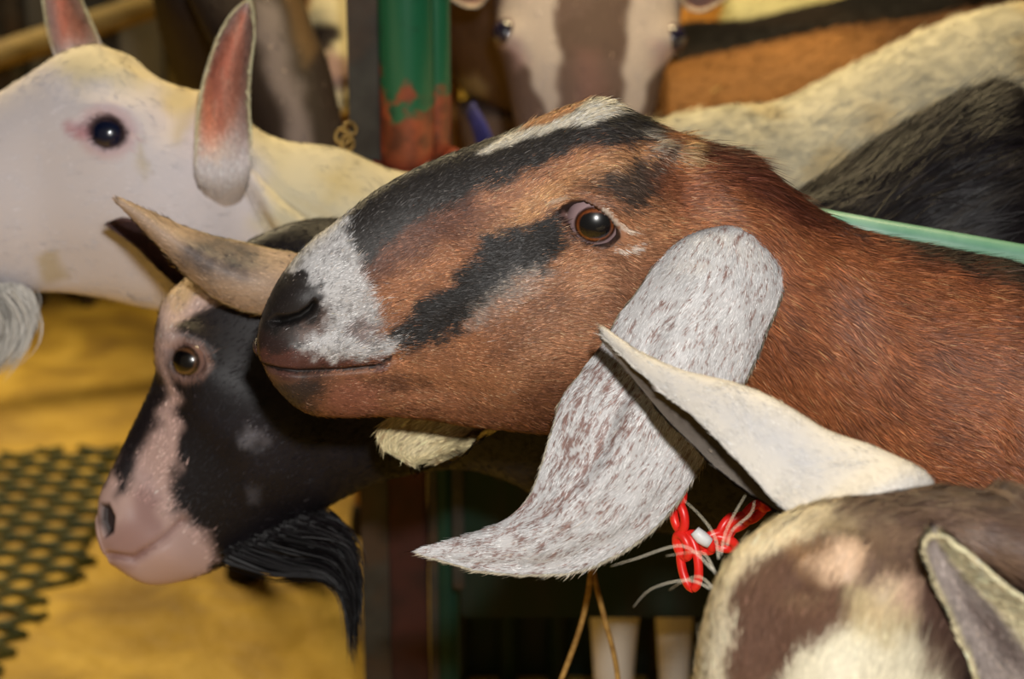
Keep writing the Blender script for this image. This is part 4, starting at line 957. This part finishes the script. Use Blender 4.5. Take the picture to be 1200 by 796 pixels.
for X_, Y_ in ((-.15, 2.85), (-.22, 2.85), (-.15, 3.42), (-.22, 3.42)): leg(g, (X_, Y_, .7), (X_, Y_, 0), (170, 128, 76), .055, hind=Y_ > 3)
g.build('body', M_FURM, cgoat)
# ------------------------------------------------------------------ dark goat behind the white ear
dgoat = thing('goat', 'dark brown goat with a grey nose bridge lowering its head behind the white ear', 'goat', (-.6, 2.7, 0))
DD = 2.12
DL = Loft([sc((330, 232), (390, 226), .022, DD - .05, (.1, -.9, .3)), sc((312, 215), (404, 208), .034, DD - .04, (.1, -.9, .3)), sc((300, 180), (408, 172), .040, DD - .02, (.1, -.9, .3)), sc((286, 130), (396, 124), .046, DD, (.1, -.9, .3)), sc((262, 80), (384, 72), .054, DD + .03, (.1, -.9, .3)), sc((236, 30), (362, 20), .06, DD + .06, (.1, -.9, .3)), sc((216, -20), (346, -36), .062, DD + .1, (.1, -.9, .3)), sc((220, -70), (330, -84), .055, DD + .15, (.1, -.9, .3))]
           + [wst([-.34, 2.34, .98], [-.07, 0, .0], [0, .05, .09]), wst([-.35, 2.5, .88], [-.08, 0, 0], [0, .05, .14]), wst([-.35, 2.75, .80], [-.088, 0, 0], [0, 0, .19]), wst([-.36, 3.2, .80], [-.09, 0, 0], [0, 0, .19]), wst([-.36, 3.36, .82], [-.08, 0, 0], [0, 0, .15])], .006, 90, cap0=.015, cap1=.05)
DL.px = proj(DL.G); DL.near = DL.G; DL.refresh()
def dark_paint(R, x, strand):
    p = x[:, :2] + np.stack([vn(x[:, :2], .05, 141) - .5, vn(x[:, :2], .05, 142) - .5], 1) * 10
    c = np.broadcast_to(lin((48, 38, 34)), (len(p), 3)).copy(); f = R[:, 1] < 2.2
    c = mix(c, (138, 126, 126), mask(p, [(296, 0), (326, 6), (334, 50), (350, 100), (366, 180), (344, 190), (330, 130), (312, 80), (300, 40)], 12) * .85 * f)
    c = mix(c, (118, 92, 60), mask(p, [(334, -20), (360, 0), (372, 60), (360, 80), (344, 50)], 10) * .7 * f)
    return c
g = Geo(); DL.surf(g, dark_paint)
hairs(g, DL.G, DL.N, DL.T, DL.aux(), True, 9000, dark_paint, lambda R, x: .008, .0018, lift=.3, jit=.4, bright=.25)
for X_, Y_ in ((-.31, 2.7), (-.39, 2.7), (-.31, 3.3), (-.41, 3.3)): leg(g, (X_, Y_, .7), (X_, Y_, 0), (46, 38, 34), .055, hind=Y_ > 3)
g.build('body', M_FURM, dgoat)
for nm, gt in (('c', cgoat), ('d', dgoat)):
    D0 = 2.36 if nm == 'c' else 2.22; x0 = (330, 478) if nm == 'c' else (222, 344); y0 = -120 if nm == 'c' else -40
    eco = ear_cols((170, 130, 84), (120, 90, 60), [(0, 0), (1, 0), (1, 1)], 5) if nm == 'c' else ear_cols((60, 48, 42), (40, 30, 30), [(0, 0), (1, 0), (1, 1)], 5)
    for sg_, xx in ((-1, x0[0]), (1, x0[1])):
        rail_ear('ear', gt, [(xx, y0 + 10, D0), (xx + sg_ * 24, y0 + 14, D0), (xx + sg_ * 45, y0, D0), (xx + sg_ * 60, y0 - 25, D0)], [(xx, y0 - 8, D0 + .03), (xx + sg_ * 24, y0 - 10, D0 + .03), (xx + sg_ * 45, y0 - 18, D0 + .02), (xx + sg_ * 61, y0 - 27, D0)],
                 [(xx, y0 - 26, D0), (xx + sg_ * 24, y0 - 34, D0), (xx + sg_ * 45, y0 - 38, D0), (xx + sg_ * 62, y0 - 29, D0)], .006, eco, eco, M_FURM, nu=30, nv=20)

# ------------------------------------------------------------------ steelwork of the stall
def pipe(name, pts, r, mat, parent=None, nseg=28, origin=None, flat=1.0, smooth_res=0.05):
    g = Geo(); add_tube(g, pts, [r] * len(pts), (.5, .5, .5), nseg, smooth_res, flat); return g.build(name, mat, parent, origin)
M_DKGREEN = noise_mat('dull_green_paint', (14, 52, 42), (26, 60, 46), 20, .55, .25)
def worn():
    m, nt, b = principled('worn_green_paint_over_rust', .35, .5)
    tc = nt.nodes.new('ShaderNodeNewGeometry'); sx = nt.nodes.new('ShaderNodeSeparateXYZ'); nt.links.new(tc.outputs['Position'], sx.inputs[0])
    n = nt.nodes.new('ShaderNodeTexNoise'); n.inputs['Scale'].default_value = 22; n.inputs['Detail'].default_value = 7; nt.links.new(tc.outputs['Position'], n.inputs['Vector'])
    a = nt.nodes.new('ShaderNodeMath'); a.operation = 'MULTIPLY_ADD'; nt.links.new(n.outputs['Fac'], a.inputs[0]); a.inputs[1].default_value = .16; nt.links.new(sx.outputs['Z'], a.inputs[2])
    r = nt.nodes.new('ShaderNodeMapRange'); r.inputs['From Min'].default_value = .978; r.inputs['From Max'].default_value = .986; nt.links.new(a.outputs[0], r.inputs['Value'])
    n2 = nt.nodes.new('ShaderNodeTexNoise'); n2.inputs['Scale'].default_value = 50; n2.inputs['Detail'].default_value = 6; nt.links.new(tc.outputs['Position'], n2.inputs['Vector'])
    r1 = nt.nodes.new('ShaderNodeValToRGB'); r1.color_ramp.elements[0].color = (*lin((84, 44, 34)), 1); r1.color_ramp.elements[1].color = (*lin((160, 80, 52)), 1); r1.color_ramp.elements[0].position = .35; r1.color_ramp.elements[1].position = .7
    nt.links.new(n2.outputs['Fac'], r1.inputs['Fac'])
    r3 = nt.nodes.new('ShaderNodeValToRGB'); r3.color_ramp.elements[0].color = (*lin((24, 96, 66)), 1); r3.color_ramp.elements[1].color = (*lin((30, 72, 52)), 1); r3.color_ramp.elements[0].position = .55; r3.color_ramp.elements[1].position = .75
    nt.links.new(n2.outputs['Fac'], r3.inputs['Fac'])
    mx = nt.nodes.new('ShaderNodeMixRGB'); nt.links.new(r.outputs[0], mx.inputs[0]); nt.links.new(r1.outputs[0], mx.inputs[1]); nt.links.new(r3.outputs[0], mx.inputs[2])
    nt.links.new(mx.outputs[0], b.inputs['Base Color']); return m
M_WORN = worn()
post = thing('stall_post', 'upright green painted stall post with a dark steel plate and rusty red foot plates', 'post', (-.10, 1.93, 0))
def vx(px, y, z):   # world x of a vertical line seen at px at height z
    d = y * CS + (CZ - z) * SN; return (px - 600) / F * d
yp = 1.93
box('plate', (vx(407, yp, .95), yp - .005, 0), (vx(446, yp, .95), yp + .02, 2.9), M_DARKSTEEL, post, .003)
x1 = vx(477, yp, .95); x2 = vx(511, yp, .95)
pipe('pipe', [(x1, yp, .815), (x1, yp, 1.5), (x1, yp, 2.9)], .0275, M_WORN, post)
pipe('pipe', [(x2, yp + .005, .83), (x2, yp + .005, 1.5), (x2, yp + .005, 2.9)], .0135, M_WORN, post)
pipe('pipe', [(x2 + .004, yp, 0), (x2 + .004, yp, .45), (x2 + .004, yp, .79)], .013, M_DKGREEN, post)
box('lower_plate', (x1 - .0265, yp - .018, 0), (x1 + .012, yp + .02, .82), M_MAROON, post, .003)
box('edge_strip', (x1 + .014, yp - .012, 0), (x1 + .024, yp + .01, .82), M_DARKSTEEL, post, .002)
pipe('collar', [(x1 - .034, yp - .012, .828), (x1 - .02, yp - .028, .824), (x1 + .01, yp - .032, .824), (x1 + .035, yp - .022, .83), (x2 + .016, yp, .838)], .009, M_RUST, post, smooth_res=.006)
ch = Geo()
for cx, cy, rr in ((402, 160, .007), (410, 151, .006), (407, 168, .006)):
    c_ = P(cx, cy, 1.93); a = np.linspace(0, 2 * math.pi, 13); ch_ = [c_ + rr * np.array([math.cos(t), .3 * math.sin(t), math.sin(t)]) for t in a]
    add_tube(ch, ch_, [.0016] * 13, (.5, .5, .5), 8, .003)
ch.build('latch_ring', M_BRASS, post)
rail = pipe('stall_rail', [P(640, 190, 1.5), P(800, 221.5, 1.5), P(955, 252, 1.5) + np.array([0, 0, -.004]), P(1200, 302, 1.5), P(1500, 360, 1.5)], .0095, M_GREENLIT)
tag(rail, 'green pipe rail with a painted-in highlight running behind the brown neck to the right edge', 'rail')
panel = thing('stall_partition', 'dark green stall partition, widened to fill the shadow below the heads', 'partition', (.1, 2.41, 0))
box('sheet', (-.085, 2.40, 0.0), (.34, 2.415, .60), M_PANEL, panel, .002)  # dark sheet extended past the green panel so the gap stays dark
for k_ in range(7): pipe('upright', [(-.07 + k_ * .065, 2.385, 0), (-.07 + k_ * .065, 2.385, .3), (-.07 + k_ * .065, 2.385, .61)], .012, M_PANEL, panel)
tw = Geo(); T0 = P(694, 205, 1.505)
add_tube(tw, [P(692, 200, 1.516), P(692, 215, 1.518), P(692, 400, 1.52), P(694, 560, 1.55), P(693, 662, 1.57), P(684, 720, 1.58), P(668, 770, 1.59), P(640, 840, 1.6)], [.0022] * 8, (.5, .5, .5), 8, .006)
add_tube(tw, [P(694, 560, 1.552), P(695, 662, 1.572), P(706, 715, 1.58), P(722, 780, 1.59), P(730, 860, 1.6)], [.0022] * 5, (.5, .5, .5), 8, .006)
tag(tw.build('twine', M_TWINE), 'forked strand of tan twine hanging down behind the speckled ear', 'twine')
bdt = thing('stall_board', 'short dark green board above the white front legs, right of the post', 'board', (.10, 1.88, .36))
box('plank', (-.052, 1.872, .365), (.30, 1.886, .56), M_PANEL, bdt, .003); box('cleat', (-.060, 1.868, .40), (-.048, 1.89, .54), M_DARKSTEEL, bdt, .002)
# red plastic neck chain of the brown goat
nc = thing('neck_chain_anchor', 'x', 'x', (0, 0, 0)); bpy.data.objects.remove(nc)
ncg = Geo()
def link(c, ax, ln, wd, d, r=.003):
    a = np.linspace(0, 2 * math.pi, 17); u = np.array([math.cos(math.radians(ax)), math.sin(math.radians(ax))]); v = np.array([-u[1], u[0]])
    pts = [P(c[0] + u[0] * ln * math.cos(t) + v[0] * wd * math.sin(t), c[1] + u[1] * ln * math.cos(t) + v[1] * wd * math.sin(t), d + .004 * math.sin(t)) for t in a]
    add_tube(ncg, pts, [r] * 17, (.5, .5, .5), 10, .002)
for c_, ax, ln, wd in (((808, 658), 82, 32, 10), ((800, 640), 70, 14, 6), ((820, 636), 30, 16, 7), ((838, 632), -20, 18, 6), ((852, 620), -60, 16, 6), ((846, 636), 15, 16, 6), ((866, 612), -30, 14, 5), ((884, 600), -40, 14, 6), ((902, 584), -50, 14, 6), ((918, 566), -50, 14, 6), ((796, 606), 80, 16, 6), ((794, 576), 85, 16, 6), ((796, 548), 80, 16, 6)):
    link(c_, ax, ln, wd, 1.30)
nco = ncg.build('neck_chain', M_RED, goat); nco['label'] = 'red plastic neck chain'
tg = Geo(); add_tube(tg, [P(814, 622, 1.293), P(822, 630, 1.293), P(832, 637, 1.293)], [.0035, .0045, .0035], (.5, .5, .5), 12, .003); tg.build('tag', M_WHITEP, nco)
co = Geo(); add_tube(co, [P(552, 130, 2.2), P(562, 150, 2.18), P(572, 175, 2.17), P(585, 200, 2.17)], [.012] * 4, (.5, .5, .5), 12, .01, .4)
tag(co.build('strap', M_BLUE), 'dark blue webbing strap hanging just right of the rusty post sleeve', 'strap')
# green plastic mesh let into the floor on the left
mg = Geo(); poly = np.array([floor_pt(*q)[:2] for q in ((-260, 570), (-60, 556), (60, 528), (150, 520), (134, 600), (112, 660), (70, 706), (20, 790), (-30, 850), (-260, 850))])
c0_ = floor_pt(40, 660); sp = .044
for fam in (0, 1):
    a = math.radians(28 if fam == 0 else 148); d_ = np.array([math.cos(a), math.sin(a)]); n_ = np.array([-d_[1], d_[0]])
    for k in range(-30, 31):
        o_ = c0_[:2] + n_ * k * sp; ts = np.linspace(-.9, .9, 181); pts = o_ + d_ * ts[:, None]
        wob = (vn(pts, 14, 151) - .5) * .06
        ins = sdpoly(pts, poly) + wob < 0
        run = []
        for i_, q_ in enumerate(ins):
            if q_: run.append(pts[i_])
            if (not q_ or i_ == len(ins) - 1):
                if len(run) > 3: add_tube(mg, [(run[0][0], run[0][1], .004 + fam * .002), (run[len(run) // 2][0], run[len(run) // 2][1], .004 + fam * .002), (run[-1][0], run[-1][1], .004 + fam * .002)], [.0055] * 3, (.5, .5, .5), 6, .05)
                run = []
tag(mg.build('floor_mesh', M_MESH), 'green plastic diamond mesh lying on the yellow floor at lower left', 'mat')
# ------------------------------------------------------------------ far pen at top left
def rail_between(name, a, b, d1, d2, th, mat, label, cat):
    p1 = P(*a, d1); p2 = P(*b, d2); o = pipe(name, [p1, (p1 + p2) / 2, p2], th, mat, smooth_res=.2); tag(o, label, cat); return o
fr_ = thing('pen_fence', 'old pen fence with a yellowed sloping board and grey sheets in the far left corner', 'fence', (-.95, 3.9, 0))
bd = Geo(); p1, p2, p3 = P(-120, 104, 3.6), P(80, 38, 3.7), P(260, -22, 3.8)
G_ = tube_grid([p1, p2, p3], [.026] * 3, 4, .2); N_, _ = grid_normals(G_, True); bd.add(G_, (.5, .5, .5), N_.reshape(-1, 3), grid_faces(len(G_), 4, True)); bd.build('board', M_WOOD, fr_)
def upright(name, px0, px1, y, z0, z1, mat, t=.03): box(name, (vx(px0, y, .8), y, z0), (vx(px1, y, .8), y + t, z1), mat, fr_, .004)
upright('grey_sheet', 18, 56, 3.95, .25, 1.3, M_GREYP)
upright('grey_sheet', 128, 178, 3.95, .25, 1.3, M_GREYP)
upright('post', -6, 12, 3.9, 0, 1.5, M_DARKSTEEL, .06)
upright('post', 60, 76, 3.9, 0, 1.5, M_DARKSTEEL, .06)
upright('post', 186, 212, 3.5, 0, 1.5, M_OLIVE, .06)
upright('post', 218, 224, 3.5, 0, 1.5, M_DARKSTEEL, .03)
upright('rear_board', -300, 226, 4.0, .05, 1.5, M_DARKSTEEL, .03)
